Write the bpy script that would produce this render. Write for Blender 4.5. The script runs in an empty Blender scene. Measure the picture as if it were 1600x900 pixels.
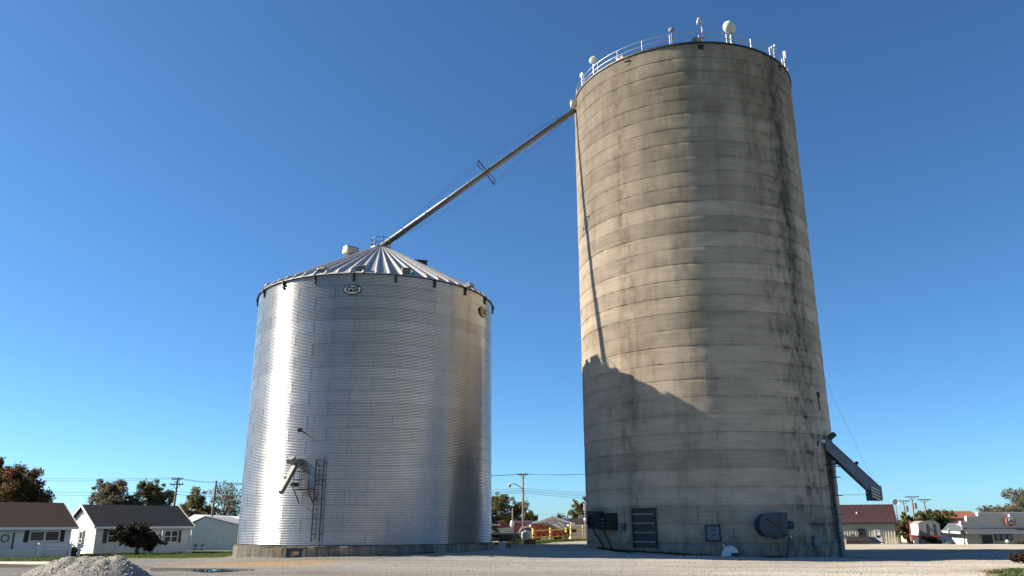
import bpy, math, random
import numpy as np
from mathutils import Matrix, Vector
random.seed(7); rng = np.random.default_rng(11)
SC = bpy.context.scene
COL = SC.collection
R_ = math.radians

# ------------------------------------------------------------------ camera
F, PIT, ROL, EYE = 1241.3, 0.28918, -0.00387, 2.0
cam_d = bpy.data.cameras.new('camera'); cam_d.sensor_width = 36.0; cam_d.lens = F / 1600 * 36
cam_d.clip_end = 5000; cam_d.clip_start = 0.1
cam = bpy.data.objects.new('camera', cam_d); COL.objects.link(cam); SC.camera = cam
_c, _s, _cr, _sr = math.cos(PIT), math.sin(PIT), math.cos(ROL), math.sin(ROL)
_rt, _up, _fw = Vector((1, 0, 0)), Vector((0, -_s, _c)), Vector((0, _c, _s))
_R, _U = _rt * _cr + _up * _sr, _up * _cr - _rt * _sr
m = Matrix((( _R.x, _U.x, -_fw.x, 0), (_R.y, _U.y, -_fw.y, 0), (_R.z, _U.z, -_fw.z, EYE), (0, 0, 0, 1)))
cam.matrix_world = m

# ------------------------------------------------------------------ sky, sun, exposure
SUN_AZ, SUN_EL = -81.5, 31.5            # degrees from +Y towards +X
w = bpy.data.worlds.new('World'); SC.world = w; w.use_nodes = True
nt = w.node_tree; nt.nodes.clear()
sky = nt.nodes.new('ShaderNodeTexSky'); sky.sky_type = 'NISHITA'; sky.sun_disc = False
sky.sun_elevation = R_(SUN_EL); sky.sun_rotation = R_(SUN_AZ)
sky.air_density = 0.7; sky.dust_density = 0.3; sky.ozone_density = 8.0; sky.altitude = 0
bg = nt.nodes.new('ShaderNodeBackground'); bg.inputs['Strength'].default_value = 0.0535
wo = nt.nodes.new('ShaderNodeOutputWorld')
skg = nt.nodes.new('ShaderNodeGamma'); skg.inputs[1].default_value = 1.0
tint = nt.nodes.new('ShaderNodeMix'); tint.data_type = 'RGBA'; tint.blend_type = 'MULTIPLY'; tint.inputs[0].default_value = 1.0; tint.inputs[7].default_value = (0.91, 1.145, 1.11, 1)
nt.links.new(sky.outputs[0], skg.inputs[0]); nt.links.new(skg.outputs[0], tint.inputs[6]); nt.links.new(tint.outputs[2], bg.inputs[0]); nt.links.new(bg.outputs[0], wo.inputs[0])
sl = bpy.data.lights.new('sun', 'SUN'); sl.energy = 5.0; sl.angle = R_(0.53); sl.color = (1.0, 0.87, 0.68)
sun = bpy.data.objects.new('sun', sl); COL.objects.link(sun)
_a, _e = R_(SUN_AZ), R_(SUN_EL)
SUND = Vector((math.sin(_a) * math.cos(_e), math.cos(_a) * math.cos(_e), math.sin(_e)))
sun.rotation_euler = SUND.to_track_quat('Z', 'Y').to_euler(); sun.location = SUND * 200
SC.view_settings.view_transform = 'Standard'; SC.view_settings.look = 'None'
SC.view_settings.exposure = 1.55; SC.view_settings.gamma = 1.0; SC.view_settings.use_curve_mapping = False
SC.cycles.max_bounces = 6; SC.cycles.transparent_max_bounces = 6

# ------------------------------------------------------------------ placing helpers
def ray(px, py):
    X, Y = px - 800, py - 450
    X, Y = _cr * X + _sr * Y, -_sr * X + _cr * Y
    return Vector((X / F, _c + (Y / F) * _s, _s - (Y / F) * _c))
def P(px, py, Y):                       # survey point: where a sight line meets the plane y = Y
    d = ray(px, py); q = d * (Y / d.y); return Vector((q.x, q.y, q.z + EYE))
def hitcyl(px, py, cx, cy, R):
    d = ray(px, py); a = d.x ** 2 + d.y ** 2; b = -2 * (d.x * cx + d.y * cy); c = cx * cx + cy * cy - R * R
    q = max(b * b - 4 * a * c, 0); t = (-b - math.sqrt(q)) / (2 * a)
    return Vector((d.x * t, d.y * t, d.z * t + EYE))
def project(v):
    q = Vector(v) - Vector((0, 0, EYE)); return 800 + F * q.dot(_R) / q.dot(_fw), 450 - F * q.dot(_U) / q.dot(_fw)

# ------------------------------------------------------------------ mesh helper
class MB:
    def __init__(s): s.v = []; s.f = []
    def add(s, vs, fs, M=None):
        o = len(s.v)
        for q in vs: s.v.append(tuple(M @ Vector(q)) if M is not None else tuple(q))
        for f in fs: s.f.append(tuple(i + o for i in f))
        return s
    def box(s, c, d, rz=0, rx=0, ry=0, M=None):
        x, y, z = d[0] / 2, d[1] / 2, d[2] / 2
        vs = [(-x, -y, -z), (x, -y, -z), (x, y, -z), (-x, y, -z), (-x, -y, z), (x, -y, z), (x, y, z), (-x, y, z)]
        T = Matrix.Translation(c) @ Matrix.Rotation(rz, 4, 'Z') @ Matrix.Rotation(ry, 4, 'Y') @ Matrix.Rotation(rx, 4, 'X')
        if M is not None: T = M @ T
        return s.add(vs, [(0, 3, 2, 1), (4, 5, 6, 7), (0, 1, 5, 4), (1, 2, 6, 5), (2, 3, 7, 6), (3, 0, 4, 7)], T)
    def bb(s, a, b): return s.box([(a[i] + b[i]) / 2 for i in range(3)], [abs(b[i] - a[i]) for i in range(3)])
    def bar(s, a, b, wd, h=None):       # rectangular bar between two points
        a, b = Vector(a), Vector(b); d = b - a; L = d.length; h = h or wd
        T = Matrix.Translation((a + b) / 2) @ d.to_track_quat('X', 'Z').to_matrix().to_4x4()
        return s.box((0, 0, 0), (L, wd, h), M=T)
    def cyl(s, a, b, r0, r1=None, n=10, cap=True):
        a, b = Vector(a), Vector(b); r1 = r0 if r1 is None else r1
        Q = (b - a).to_track_quat('Z', 'Y').to_matrix()
        vs = []; fs = []
        for p, r in ((a, r0), (b, r1)):
            for i in range(n):
                t = 2 * math.pi * i / n; vs.append(p + Q @ Vector((r * math.cos(t), r * math.sin(t), 0)))
        for i in range(n): j = (i + 1) % n; fs.append((i, j, n + j, n + i))
        if cap: fs += [tuple(range(n - 1, -1, -1)), tuple(range(n, 2 * n))]
        return s.add(vs, fs)
    def tube(s, pts, r, n=6):
        pts = [Vector(p) for p in pts]; rs = r if isinstance(r, (list, tuple)) else [r] * len(pts)
        vs = []; fs = []
        for k, p in enumerate(pts):
            d = (pts[min(k + 1, len(pts) - 1)] - pts[max(k - 1, 0)])
            Q = d.to_track_quat('Z', 'Y').to_matrix()
            for i in range(n):
                t = 2 * math.pi * i / n; vs.append(p + Q @ Vector((rs[k] * math.cos(t), rs[k] * math.sin(t), 0)))
        for k in range(len(pts) - 1):
            for i in range(n): j = (i + 1) % n; fs.append((k * n + i, k * n + j, k * n + n + j, k * n + n + i))
        fs += [tuple(range(n - 1, -1, -1)), tuple(range((len(pts) - 1) * n, len(pts) * n))]
        return s.add(vs, fs)
    def lathe(s, prof, n=24, c=(0, 0, 0), M=None, a0=0, a1=2 * math.pi):
        full = abs(a1 - a0 - 2 * math.pi) < 1e-6; k = n if full else n + 1
        vs = []; fs = []
        for (r, z) in prof:
            for i in range(k):
                t = a0 + (a1 - a0) * i / n; vs.append((c[0] + r * math.cos(t), c[1] + r * math.sin(t), c[2] + z))
        for q in range(len(prof) - 1):
            for i in range(n):
                j = (i + 1) % k; fs.append((q * k + i, q * k + j, q * k + k + j, q * k + k + i))
        return s.add(vs, fs, M)
    def prism(s, poly, y0, y1, M=None): # polygon in x,z pushed along y
        n = len(poly); vs = [(x, y0, z) for x, z in poly] + [(x, y1, z) for x, z in poly]
        fs = [tuple(range(n)), tuple(range(2 * n - 1, n - 1, -1))]
        for i in range(n): j = (i + 1) % n; fs.append((i, n + i, n + j, j))
        return s.add(vs, fs, M)
    def ball(s, c, r, nu=14, nv=8, M=None):
        rx, ry, rz = r if isinstance(r, (list, tuple)) else (r, r, r)
        vs = []; fs = []
        for j in range(nv + 1):
            ph = math.pi * j / nv
            for i in range(nu):
                t = 2 * math.pi * i / nu
                vs.append((c[0] + rx * math.sin(ph) * math.cos(t), c[1] + ry * math.sin(ph) * math.sin(t), c[2] + rz * math.cos(ph)))
        for j in range(nv):
            for i in range(nu): k = (i + 1) % nu; fs.append((j * nu + i, (j + 1) * nu + i, (j + 1) * nu + k, j * nu + k))
        return s.add(vs, fs, M)
    def mesh(s, name, mt, smooth=False):
        me = bpy.data.meshes.new(name); me.from_pydata(s.v, [], s.f); me.materials.append(mt)
        if smooth: me.shade_smooth()
        me.validate(); return me
    def build(s, name, mt, parent=None, smooth=False, loc=None, rz=0):
        return link(name, s.mesh(name, mt, smooth), parent, loc, rz)
def link(name, me, parent=None, loc=None, rz=0):
    o = bpy.data.objects.new(name, me); COL.objects.link(o)
    if parent is not None: o.parent = parent
    if loc is not None: o.location = loc
    if rz: o.rotation_euler = (0, 0, rz)
    return o
def npmesh(name, V, Fq, mt, smooth=False):     # fast mesh of equal polygons
    V = np.asarray(V, dtype=np.float32); Fq = np.asarray(Fq, dtype=np.int32); k = Fq.shape[1]
    me = bpy.data.meshes.new(name); me.vertices.add(len(V)); me.vertices.foreach_set('co', V.ravel())
    me.loops.add(Fq.size); me.loops.foreach_set('vertex_index', Fq.ravel())
    me.polygons.add(len(Fq)); me.polygons.foreach_set('loop_start', np.arange(0, Fq.size, k, dtype=np.int32))
    me.polygons.foreach_set('loop_total', np.full(len(Fq), k, dtype=np.int32))
    me.update(calc_edges=True); me.validate(); me.materials.append(mt)
    if smooth: me.shade_smooth()
    return me
def tag(o, label, cat, group=None):
    o['label'] = label; o['category'] = cat
    if group: o['group'] = group
    return o
def thing(name, label, cat, loc=(0, 0, 0), rz=0, group=None):
    o = link(name, None, None, loc, rz); return tag(o, label, cat, group)
def structure(o): o['kind'] = 'structure'; return o
def stuff(o): o['kind'] = 'stuff'; return o
def copy_tree(o, parent=None):
    c = o.copy(); COL.objects.link(c); c.parent = parent
    for ch in list(o.children): copy_tree(ch, c)
    return c

# ------------------------------------------------------------------ materials
def newmat(name):
    mt = bpy.data.materials.new(name); mt.use_nodes = True
    t = mt.node_tree; b = t.nodes['Principled BSDF']; return mt, t, b
def N(t, typ, **kw):
    n = t.nodes.new('ShaderNode' + typ)
    for k, v in kw.items():
        if k in n.inputs.keys(): n.inputs[k].default_value = v
        else: setattr(n, k, v)
    return n
def MA(t, op, a, b=None, c=None, clamp=False):
    n = t.nodes.new('ShaderNodeMath'); n.operation = op; n.use_clamp = clamp
    for i, q in enumerate((a, b, c)):
        if q is None: continue
        if isinstance(q, (int, float)): n.inputs[i].default_value = q
        else: t.links.new(q, n.inputs[i])
    return n.outputs[0]
def RAMP(t, fac, stops):
    n = t.nodes.new('ShaderNodeValToRGB'); e = n.color_ramp.elements
    while len(e) < len(stops): e.new(0.5)
    for k, (p, c) in enumerate(stops):
        e[k].position = p; e[k].color = (c, c, c, 1) if isinstance(c, (int, float)) else (*c, 1)
    t.links.new(fac, n.inputs[0]); return n.outputs[0]
def MIX(t, fac, a, b, mode='MIX'):
    n = t.nodes.new('ShaderNodeMix'); n.data_type = 'RGBA'; n.blend_type = mode
    for k, q in ((0, fac), (6, a), (7, b)):
        if isinstance(q, (int, float)): n.inputs[k].default_value = q
        elif isinstance(q, (tuple, list)): n.inputs[k].default_value = (*q, 1)
        else: t.links.new(q, n.inputs[k])
    return n.outputs[2]
def NOISE(t, vec, scale, detail=4, rough=0.55):
    n = N(t, 'TexNoise'); n.inputs['Scale'].default_value = scale; n.inputs['Detail'].default_value = detail
    n.inputs['Roughness'].default_value = rough
    if vec is not None: t.links.new(vec, n.inputs['Vector'])
    return n.outputs[0]
def VSCALE(t, vec, s):
    n = N(t, 'VectorMath', operation='MULTIPLY'); t.links.new(vec, n.inputs[0]); n.inputs[1].default_value = s; return n.outputs[0]
def BUMP(t, h, strength, dist, b):
    n = N(t, 'Bump'); n.inputs['Strength'].default_value = strength; n.inputs['Distance'].default_value = dist
    t.links.new(h, n.inputs['Height']); t.links.new(n.outputs[0], b.inputs['Normal'])
def plain(name, col, rough=0.6, metal=0.0, var=0.25, scale=1.5, bump=0.0, stretch=(1, 1, 1), streak=0.0, spec=0.5):
    mt, t, b = newmat(name); b.inputs['Specular IOR Level'].default_value = spec
    pos = N(t, 'NewGeometry').outputs['Position']; v = VSCALE(t, pos, stretch)
    n1 = NOISE(t, v, scale, 5); n2 = NOISE(t, v, scale * 7, 3)
    k = MA(t, 'ADD', MA(t, 'MULTIPLY', n1, 0.65), MA(t, 'MULTIPLY', n2, 0.35))
    lo = tuple(c * (1 - var) for c in col); hi = tuple(min(c * (1 + var * 0.7), 1) for c in col)
    c = RAMP(t, k, [(0.3, lo), (0.7, hi)])
    if streak:
        sn = NOISE(t, VSCALE(t, pos, (3, 3, 0.15)), 1.0, 4)
        c = MIX(t, RAMP(t, sn, [(0.5, 0.0), (0.72, streak)]), c, tuple(q * 0.35 for q in col))
    t.links.new(c, b.inputs['Base Color']); b.inputs['Roughness'].default_value = rough; b.inputs['Metallic'].default_value = metal
    if bump: BUMP(t, n2, bump, 0.02, b)
    return mt
M = {}
M['white'] = plain('white_paint', (0.60, 0.61, 0.605), 0.5, var=0.12, streak=0.15)
M['offwhite'] = plain('off_white_paint', (0.50, 0.49, 0.46), 0.55, var=0.12, streak=0.25)
M['tan'] = plain('tan_siding', (0.50, 0.45, 0.35), 0.6, var=0.12, streak=0.15)
M['darkframe'] = plain('dark_frame', (0.02, 0.022, 0.028), 0.5)
M['black'] = plain('black_steel', (0.025, 0.026, 0.028), 0.5, 0.2, var=0.3)
M['galv'] = plain('galvanised_steel', (0.40, 0.41, 0.42), 0.42, 0.7, var=0.15, scale=3)
M['galvdull'] = plain('weathered_galvanised_steel', (0.24, 0.245, 0.25), 0.55, 0.45, var=0.2, scale=3, streak=0.4)
M['spoutsteel'] = plain('dark_spout_steel', (0.13, 0.132, 0.14), 0.5, 0.35, var=0.2, scale=2)
M['antenna'] = plain('antenna_white', (0.55, 0.55, 0.53), 0.4, var=0.06)
M['dishface'] = plain('dish_grey', (0.22, 0.235, 0.26), 0.5, var=0.1)
M['fan'] = plain('fan_blue_grey_paint', (0.035, 0.046, 0.068), 0.5, 0.2, var=0.25, streak=0.5)
M['exhaust'] = plain('tan_grey_hood_paint', (0.34, 0.32, 0.285), 0.5, var=0.15, streak=0.3)
M['chutesteel'] = plain('chute_grey_blue_paint', (0.14, 0.165, 0.20), 0.5, 0.2, var=0.2, streak=0.3)
M['hatch'] = plain('hatch_grey_steel', (0.12, 0.145, 0.18), 0.5, 0.3, var=0.2, streak=0.3)
M['yellow'] = plain('yellow_paint', (0.50, 0.35, 0.05), 0.6, var=0.2, streak=0.3)
M['cream'] = plain('cream_enamel', (0.70, 0.67, 0.50), 0.5, var=0.08)
M['yellowlogo'] = plain('gold_enamel', (0.62, 0.40, 0.07), 0.5, var=0.08)
M['red'] = plain('faded_red_paint', (0.40, 0.08, 0.045), 0.5, var=0.3, streak=0.3)
M['orange'] = plain('orange_red_paint', (0.45, 0.11, 0.05), 0.5, var=0.3, streak=0.3)
M['redbright'] = plain('red_enamel', (0.30, 0.03, 0.03), 0.35, var=0.15)
M['maroonwall'] = plain('maroon_metal_wall', (0.20, 0.035, 0.045), 0.5, var=0.15, stretch=(1, 1, 0.2))
M['maroonroof'] = plain('maroon_metal_roof', (0.05, 0.027, 0.029), 0.6, var=0.15, spec=0.2)
M['brownroof'] = plain('brown_shingles', (0.04, 0.027, 0.026), 0.85, spec=0.08, var=0.35, scale=6, bump=0.3)
M['tealroof'] = plain('charcoal_shingles', (0.02, 0.024, 0.034), 0.85, spec=0.08, var=0.35, scale=6, bump=0.3)
M['rustroof'] = plain('rust_brown_shingles', (0.20, 0.075, 0.04), 0.8, var=0.25, scale=5)
M['greyroof'] = plain('grey_metal_roof', (0.45, 0.46, 0.46), 0.45, 0.3, var=0.12)
M['whiteroof'] = plain('white_metal_roof', (0.60, 0.62, 0.64), 0.45, 0.1, var=0.08)
M['ribwall'] = plain('ribbed_metal_wall', (0.66, 0.67, 0.67), 0.5, 0.0, var=0.1)
M['shutter'] = plain('charcoal_green_shutter', (0.05, 0.06, 0.062), 0.6)
M['shutterbrown'] = plain('dark_brown_shutter', (0.03, 0.022, 0.024), 0.6)
M['awning'] = plain('slate_blue_shingle_awning', (0.065, 0.075, 0.095), 0.8, spec=0.08, var=0.25, scale=5)
M['pole'] = plain('weathered_pole_wood', (0.17, 0.14, 0.12), 0.85, var=0.3, stretch=(6, 6, 0.4), scale=2)
M['wood'] = plain('raw_timber', (0.42, 0.32, 0.2), 0.8, var=0.25)
M['wire'] = plain('cable_black', (0.04, 0.042, 0.05), 0.6)
M['rust'] = plain('rusty_steel', (0.16, 0.08, 0.05), 0.8, 0.2, var=0.4)
M['tyre'] = plain('tyre_rubber', (0.018, 0.018, 0.018), 0.85)
M['tarp'] = plain('grey_tarpaulin', (0.20, 0.20, 0.20), 0.75, var=0.3, scale=2)
M['brick'] = plain('brown_brick', (0.22, 0.12, 0.085), 0.85, var=0.3, scale=5)
M['greenpaint'] = plain('pale_green_paint', (0.33, 0.40, 0.35), 0.45, var=0.12)
M['blue'] = plain('blue_lid', (0.05, 0.17, 0.32), 0.4)
M['mum'] = plain('rust_orange_flowers', (0.26, 0.10, 0.025), 0.8, var=0.5, scale=14)
M['pot'] = plain('dark_flower_pot', (0.05, 0.05, 0.055), 0.6)
M['louver'] = plain('pale_louver_slat', (0.20, 0.185, 0.17), 0.7, var=0.3)
M['rimsteel'] = plain('dark_rim_flashing', (0.045, 0.042, 0.04), 0.6, 0.3)
def glass(name, col=(0.02, 0.025, 0.03)):
    mt, t, b = newmat(name); b.inputs['Base Color'].default_value = (*col, 1)
    b.inputs['Roughness'].default_value = 0.1; b.inputs['Specular IOR Level'].default_value = 0.35
    pos = N(t, 'NewGeometry').outputs['Position']; BUMP(t, NOISE(t, pos, 0.8, 2), 0.08, 0.05, b); return mt
M['glass'] = glass('window_glass')
M['lens'] = glass('red_lamp_lens', (0.35, 0.01, 0.01))
M['car'] = glass('dark_car_paint', (0.02, 0.012, 0.016))

# tower concrete: colour in unrolled cylinder coordinates (arc length, height)
TC = (15.305, 64.426); TR = 9.54; TZ = 0.74; LIFT = 1.2192; NL = 31
BC = (-10.87, 62.2); BR = 9.24; BZ = 0.77; BE = 18.87
def concrete(name, centre, radius, base, lift, zofs, tower=True):
    mt, t, b = newmat(name)
    pos = N(t, 'NewGeometry').outputs['Position']; sep = N(t, 'SeparateXYZ'); t.links.new(pos, sep.inputs[0])
    dx = MA(t, 'SUBTRACT', sep.outputs[0], centre[0]); dy = MA(t, 'SUBTRACT', centre[1], sep.outputs[1])
    ph = MA(t, 'ARCTAN2', dx, dy)
    cmb = N(t, 'CombineXYZ'); t.links.new(MA(t, 'MULTIPLY', ph, radius), cmb.inputs[0]); t.links.new(sep.outputs[2], cmb.inputs[1])
    uv = cmb.outputs[0]
    col = RAMP(t, NOISE(t, VSCALE(t, uv, (0.22, 0.5, 1)), 1.0, 6, 0.6), [(0.28, tuple(c * 0.72 for c in base)), (0.5, base), (0.74, tuple(c * 1.2 for c in base))])
    # each pour has its own tone
    rowid = MA(t, 'FLOOR', MA(t, 'DIVIDE', MA(t, 'SUBTRACT', sep.outputs[2], zofs), lift))
    wn = N(t, 'TexWhiteNoise', noise_dimensions='1D'); t.links.new(rowid, wn.inputs['W'])
    col = MIX(t, 1.0, col, RAMP(t, wn.outputs[0], [(0.0, 0.80), (1.0, 1.08)]), 'MULTIPLY')
    # board marks and blotches
    brd = NOISE(t, VSCALE(t, uv, (0.35, 7, 1)), 1.0, 3, 0.6)
    col = MIX(t, 1.0, col, RAMP(t, brd, [(0.3, 0.82), (0.6, 1.0)]), 'MULTIPLY')
    # grime running down from the pour joints
    fr = MA(t, 'FRACT', MA(t, 'DIVIDE', MA(t, 'SUBTRACT', sep.outputs[2], zofs), lift))
    below = RAMP(t, fr, [(0.0, 0.55), (0.05, 0.2), (0.4, 0.0), (0.74, 0.12), (0.94, 0.55), (1.0, 1.0)])
    jn = RAMP(t, NOISE(t, VSCALE(t, uv, (0.55, 0.35, 1)), 1.0, 6, 0.7), [(0.42, 0.1), (0.64, 1.0)])
    col = MIX(t, MA(t, 'MULTIPLY', MA(t, 'MULTIPLY', below, jn), 0.45 if tower else 0.3), col, (0.085, 0.075, 0.062))
    # long vertical streaks
    st = NOISE(t, VSCALE(t, uv, (0.32, 0.025, 1)), 1.0, 5, 0.65)
    br = NOISE(t, VSCALE(t, uv, (1.6, 0.8, 1)), 1.0, 5, 0.7)
    sk = MA(t, 'MULTIPLY', RAMP(t, st, [(0.47, 0.0), (0.66, 1.0)]), RAMP(t, br, [(0.36, 0.25), (0.62, 1.0)]))
    col = MIX(t, MA(t, 'MULTIPLY', sk, 0.55), col, (0.09, 0.078, 0.055))
    if tower:
        pj = MA(t, 'ABSOLUTE', MA(t, 'SUBTRACT', MA(t, 'FRACT', MA(t, 'MULTIPLY', ph, 32 / (2 * math.pi))), 0.5))     # pale seams of the form panels
        pale = MA(t, 'MULTIPLY', RAMP(t, pj, [(0.470, 0.0), (0.492, 1.0)]), RAMP(t, NOISE(t, VSCALE(t, uv, (0.9, 0.3, 1)), 1.0, 4, 0.7), [(0.45, 0.0), (0.63, 0.5)]))
        col = MIX(t, pale, col, (0.52, 0.46, 0.38))
        # black algae run below the roof drain and blotches round it
        def band(c0, wd, k):
            d = MA(t, 'ABSOLUTE', MA(t, 'SUBTRACT', MA(t, 'ADD', ph, MA(t, 'MULTIPLY', MA(t, 'SUBTRACT', NOISE(t, VSCALE(t, uv, (0.3, 0.25, 1)), 1.0, 4), 0.5), 0.12)), c0))
            q = MA(t, 'SUBTRACT', 1.0, MA(t, 'DIVIDE', d, wd), clamp=True)
            return MA(t, 'MULTIPLY', q, k)
        up = RAMP(t, MA(t, 'DIVIDE', sep.outputs[2], 40.0), [(0.05, 0.15), (0.35, 0.45), (0.62, 1.0), (0.95, 0.8)])
        jn2 = MA(t, 'ADD', MA(t, 'MULTIPLY', below, 0.8), 0.35)
        k1 = MA(t, 'MULTIPLY', MA(t, 'MULTIPLY', band(0.66, 0.17, 1.25), up), RAMP(t, br, [(0.3, 0.4), (0.55, 1.0)]), clamp=True)
        k2 = MA(t, 'MULTIPLY', MA(t, 'MULTIPLY', MA(t, 'MULTIPLY', band(0.62, 0.42, 1.6), jn2), RAMP(t, br, [(0.47, 0.0), (0.62, 1.0)])), 0.7, clamp=True)
        k3 = MA(t, 'MULTIPLY', MA(t, 'MULTIPLY', band(-0.78, 0.10, 1.0), RAMP(t, br, [(0.42, 0.0), (0.62, 0.75)])), up, clamp=True)
        col = MIX(t, MA(t, 'MULTIPLY', k1, 0.75), col, (0.035, 0.034, 0.032))
        col = MIX(t, k2, col, (0.028, 0.028, 0.028))
        col = MIX(t, k3, col, (0.13, 0.105, 0.06))
        tp = MA(t, 'MULTIPLY', RAMP(t, MA(t, 'DIVIDE', sep.outputs[2], 40.0), [(0.6, 0.0), (0.95, 0.75)]), RAMP(t, NOISE(t, VSCALE(t, uv, (0.35, 0.12, 1)), 1.0, 5, 0.65), [(0.36, 0.0), (0.6, 1.0)]))
        col = MIX(t, tp, col, (0.17, 0.135, 0.095))     # brown weathering that comes down from the roof edge
        k4 = MA(t, 'MULTIPLY', MA(t, 'MULTIPLY', band(0.93, 0.085, 1.9), RAMP(t, MA(t, 'DIVIDE', sep.outputs[2], 10.0), [(0.55, 1.0), (0.82, 0.0)])), RAMP(t, br, [(0.3, 0.5), (0.5, 1.0)]), clamp=True)
        col = MIX(t, MA(t, 'MULTIPLY', k4, 0.92), col, (0.018, 0.018, 0.018))   # black run below the loading chute
        # damp dirt splashed up at the foot
        ft = MA(t, 'MULTIPLY', RAMP(t, MA(t, 'DIVIDE', sep.outputs[2], 10.0), [(0.0, 0.75), (0.22, 0.0)]), RAMP(t, br, [(0.35, 0.3), (0.6, 1.0)]))
        col = MIX(t, ft, col, (0.07, 0.068, 0.062))
    else:
        fs = NOISE(t, VSCALE(t, uv, (1.6, 0.22, 1)), 1.0, 6, 0.75)      # rain streaks and old patches on the ring
        col = MIX(t, RAMP(t, fs, [(0.44, 0.0), (0.6, 0.8)]), col, (0.10, 0.085, 0.065))
        ed = MA(t, 'MULTIPLY', RAMP(t, sep.outputs[2], [(0.52, 0.0), (0.72, 1.0)]), RAMP(t, br, [(0.4, 0.2), (0.6, 1.0)]))  # shadow edge along the ring's top, painted in as a broken dark band
        col = MIX(t, MA(t, 'MULTIPLY', ed, 0.7), col, (0.07, 0.06, 0.05))
    t.links.new(col, b.inputs['Base Color']); b.inputs['Roughness'].default_value = 0.9
    b.inputs['Specular IOR Level'].default_value = 0.2; b.inputs['Diffuse Roughness'].default_value = 1.0
    h = MA(t, 'ADD', MA(t, 'MULTIPLY', brd, 0.6), NOISE(t, VSCALE(t, uv, (3, 3, 3)), 2.0, 6, 0.7))
    BUMP(t, h, 0.35, 0.02, b)
    return mt
M['concrete'] = concrete('silo_concrete', TC, TR, (0.535, 0.455, 0.36), LIFT, TZ)
M['footing'] = concrete('foundation_concrete', BC, BR, (0.33, 0.295, 0.24), 3.0, -1.0, False)

def sheetmat():
    mt, t, b = newmat('galvanised_bin_sheet')
    pos = N(t, 'NewGeometry').outputs['Position']; oi = N(t, 'ObjectInfo')
    sp = NOISE(t, VSCALE(t, pos, (1, 1, 1)), 9.0, 3, 0.6)
    c = RAMP(t, sp, [(0.3, (0.33, 0.335, 0.34)), (0.7, (0.42, 0.425, 0.43))])
    c = MIX(t, 1.0, c, oi.outputs['Color'], 'MULTIPLY')
    st = NOISE(t, VSCALE(t, pos, (2.2, 2.2, 0.10)), 1.0, 4, 0.6)
    c = MIX(t, RAMP(t, st, [(0.5, 0.0), (0.75, 0.22)]), c, (0.30, 0.28, 0.26))
    t.links.new(c, b.inputs['Base Color']); b.inputs['Metallic'].default_value = 0.72
    r = MA(t, 'ADD', MA(t, 'MULTIPLY', oi.outputs['Random'], 0.02), 0.14)
    t.links.new(MA(t, 'ADD', r, MA(t, 'MULTIPLY', sp, 0.05)), b.inputs['Roughness'])
    return mt
M['sheet'] = sheetmat()
M['roofsheet'] = plain('galvanised_roof_sheet', (0.33, 0.335, 0.345), 0.5, 0.0, var=0.12, scale=2, streak=0.3, spec=0.6)

def groundmat():
    mt, t, b = newmat('limestone_gravel_ground')
    pos = N(t, 'NewGeometry').outputs['Position']
    n1 = NOISE(t, VSCALE(t, pos, (0.05, 0.16, 1)), 1.0, 6, 0.65); n2 = NOISE(t, pos, 3.0, 6, 0.75)
    vo = N(t, 'TexVoronoi'); t.links.new(pos, vo.inputs['Vector']); vo.inputs['Scale'].default_value = 9.0
    c = RAMP(t, n1, [(0.3, (0.20, 0.18, 0.155)), (0.43, (0.34, 0.317, 0.28)), (0.56, (0.41, 0.388, 0.35)), (0.7, (0.48, 0.46, 0.42))])
    c = MIX(t, 1.0, c, RAMP(t, n2, [(0.3, 0.72), (0.66, 1.12)]), 'MULTIPLY')
    g = MA(t, 'MULTIPLY', vo.outputs['Distance'], 1.0)
    c = MIX(t, 1.0, c, RAMP(t, g, [(0.0, 1.15), (0.7, 0.7)]), 'MULTIPLY')
    tr = NOISE(t, VSCALE(t, pos, (0.03, 0.9, 1)), 1.0, 3, 0.5)     # wheel tracks
    c = MIX(t, RAMP(t, tr, [(0.52, 0.0), (0.62, 0.6)]), c, (0.22, 0.19, 0.16))
    # the gravel yard ends; fields and lawns of the town lie beyond
    sp = N(t, 'SeparateXYZ'); t.links.new(pos, sp.inputs[0]); wob = MA(t, 'MULTIPLY', MA(t, 'SUBTRACT', NOISE(t, pos, 0.12, 3), 0.5), 10.0)
    ex = MA(t, 'SUBTRACT', MA(t, 'ABSOLUTE', MA(t, 'SUBTRACT', sp.outputs[0], 26.0)), 52.0)
    ey = MA(t, 'SUBTRACT', MA(t, 'ABSOLUTE', MA(t, 'SUBTRACT', sp.outputs[1], 65.0)), 41.0)
    out = MA(t, 'ADD', MA(t, 'MULTIPLY', MA(t, 'ADD', MA(t, 'MAXIMUM', ex, ey), wob), 0.4), 0.5, clamp=True)
    field = RAMP(t, NOISE(t, pos, 0.02, 5), [(0.35, (0.05, 0.075, 0.022)), (0.55, (0.10, 0.095, 0.04)), (0.7, (0.13, 0.10, 0.06))])
    c = MIX(t, out, c, field)
    t.links.new(c, b.inputs['Base Color']); b.inputs['Roughness'].default_value = 0.95; b.inputs['Specular IOR Level'].default_value = 0.15; b.inputs['Diffuse Roughness'].default_value = 1.0
    BUMP(t, MA(t, 'ADD', MA(t, 'MULTIPLY', n2, 0.6), MA(t, 'MULTIPLY', g, -0.6)), 0.7, 0.05, b)
    return mt
M['ground'] = groundmat()
M['pile'] = plain('crushed_stone', (0.20, 0.196, 0.188), 0.95, var=0.35, scale=5, bump=0.9)
M['asphalt'] = plain('old_asphalt', (0.06, 0.058, 0.06), 0.8, var=0.3, scale=2, bump=0.3)
M['darkreflection'] = plain('dark_reflection_sheet', (0.04, 0.034, 0.03), 0.75, var=0.4, scale=1.2, spec=0.25)  # dark reflection of the roofs put into the base colour
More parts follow.
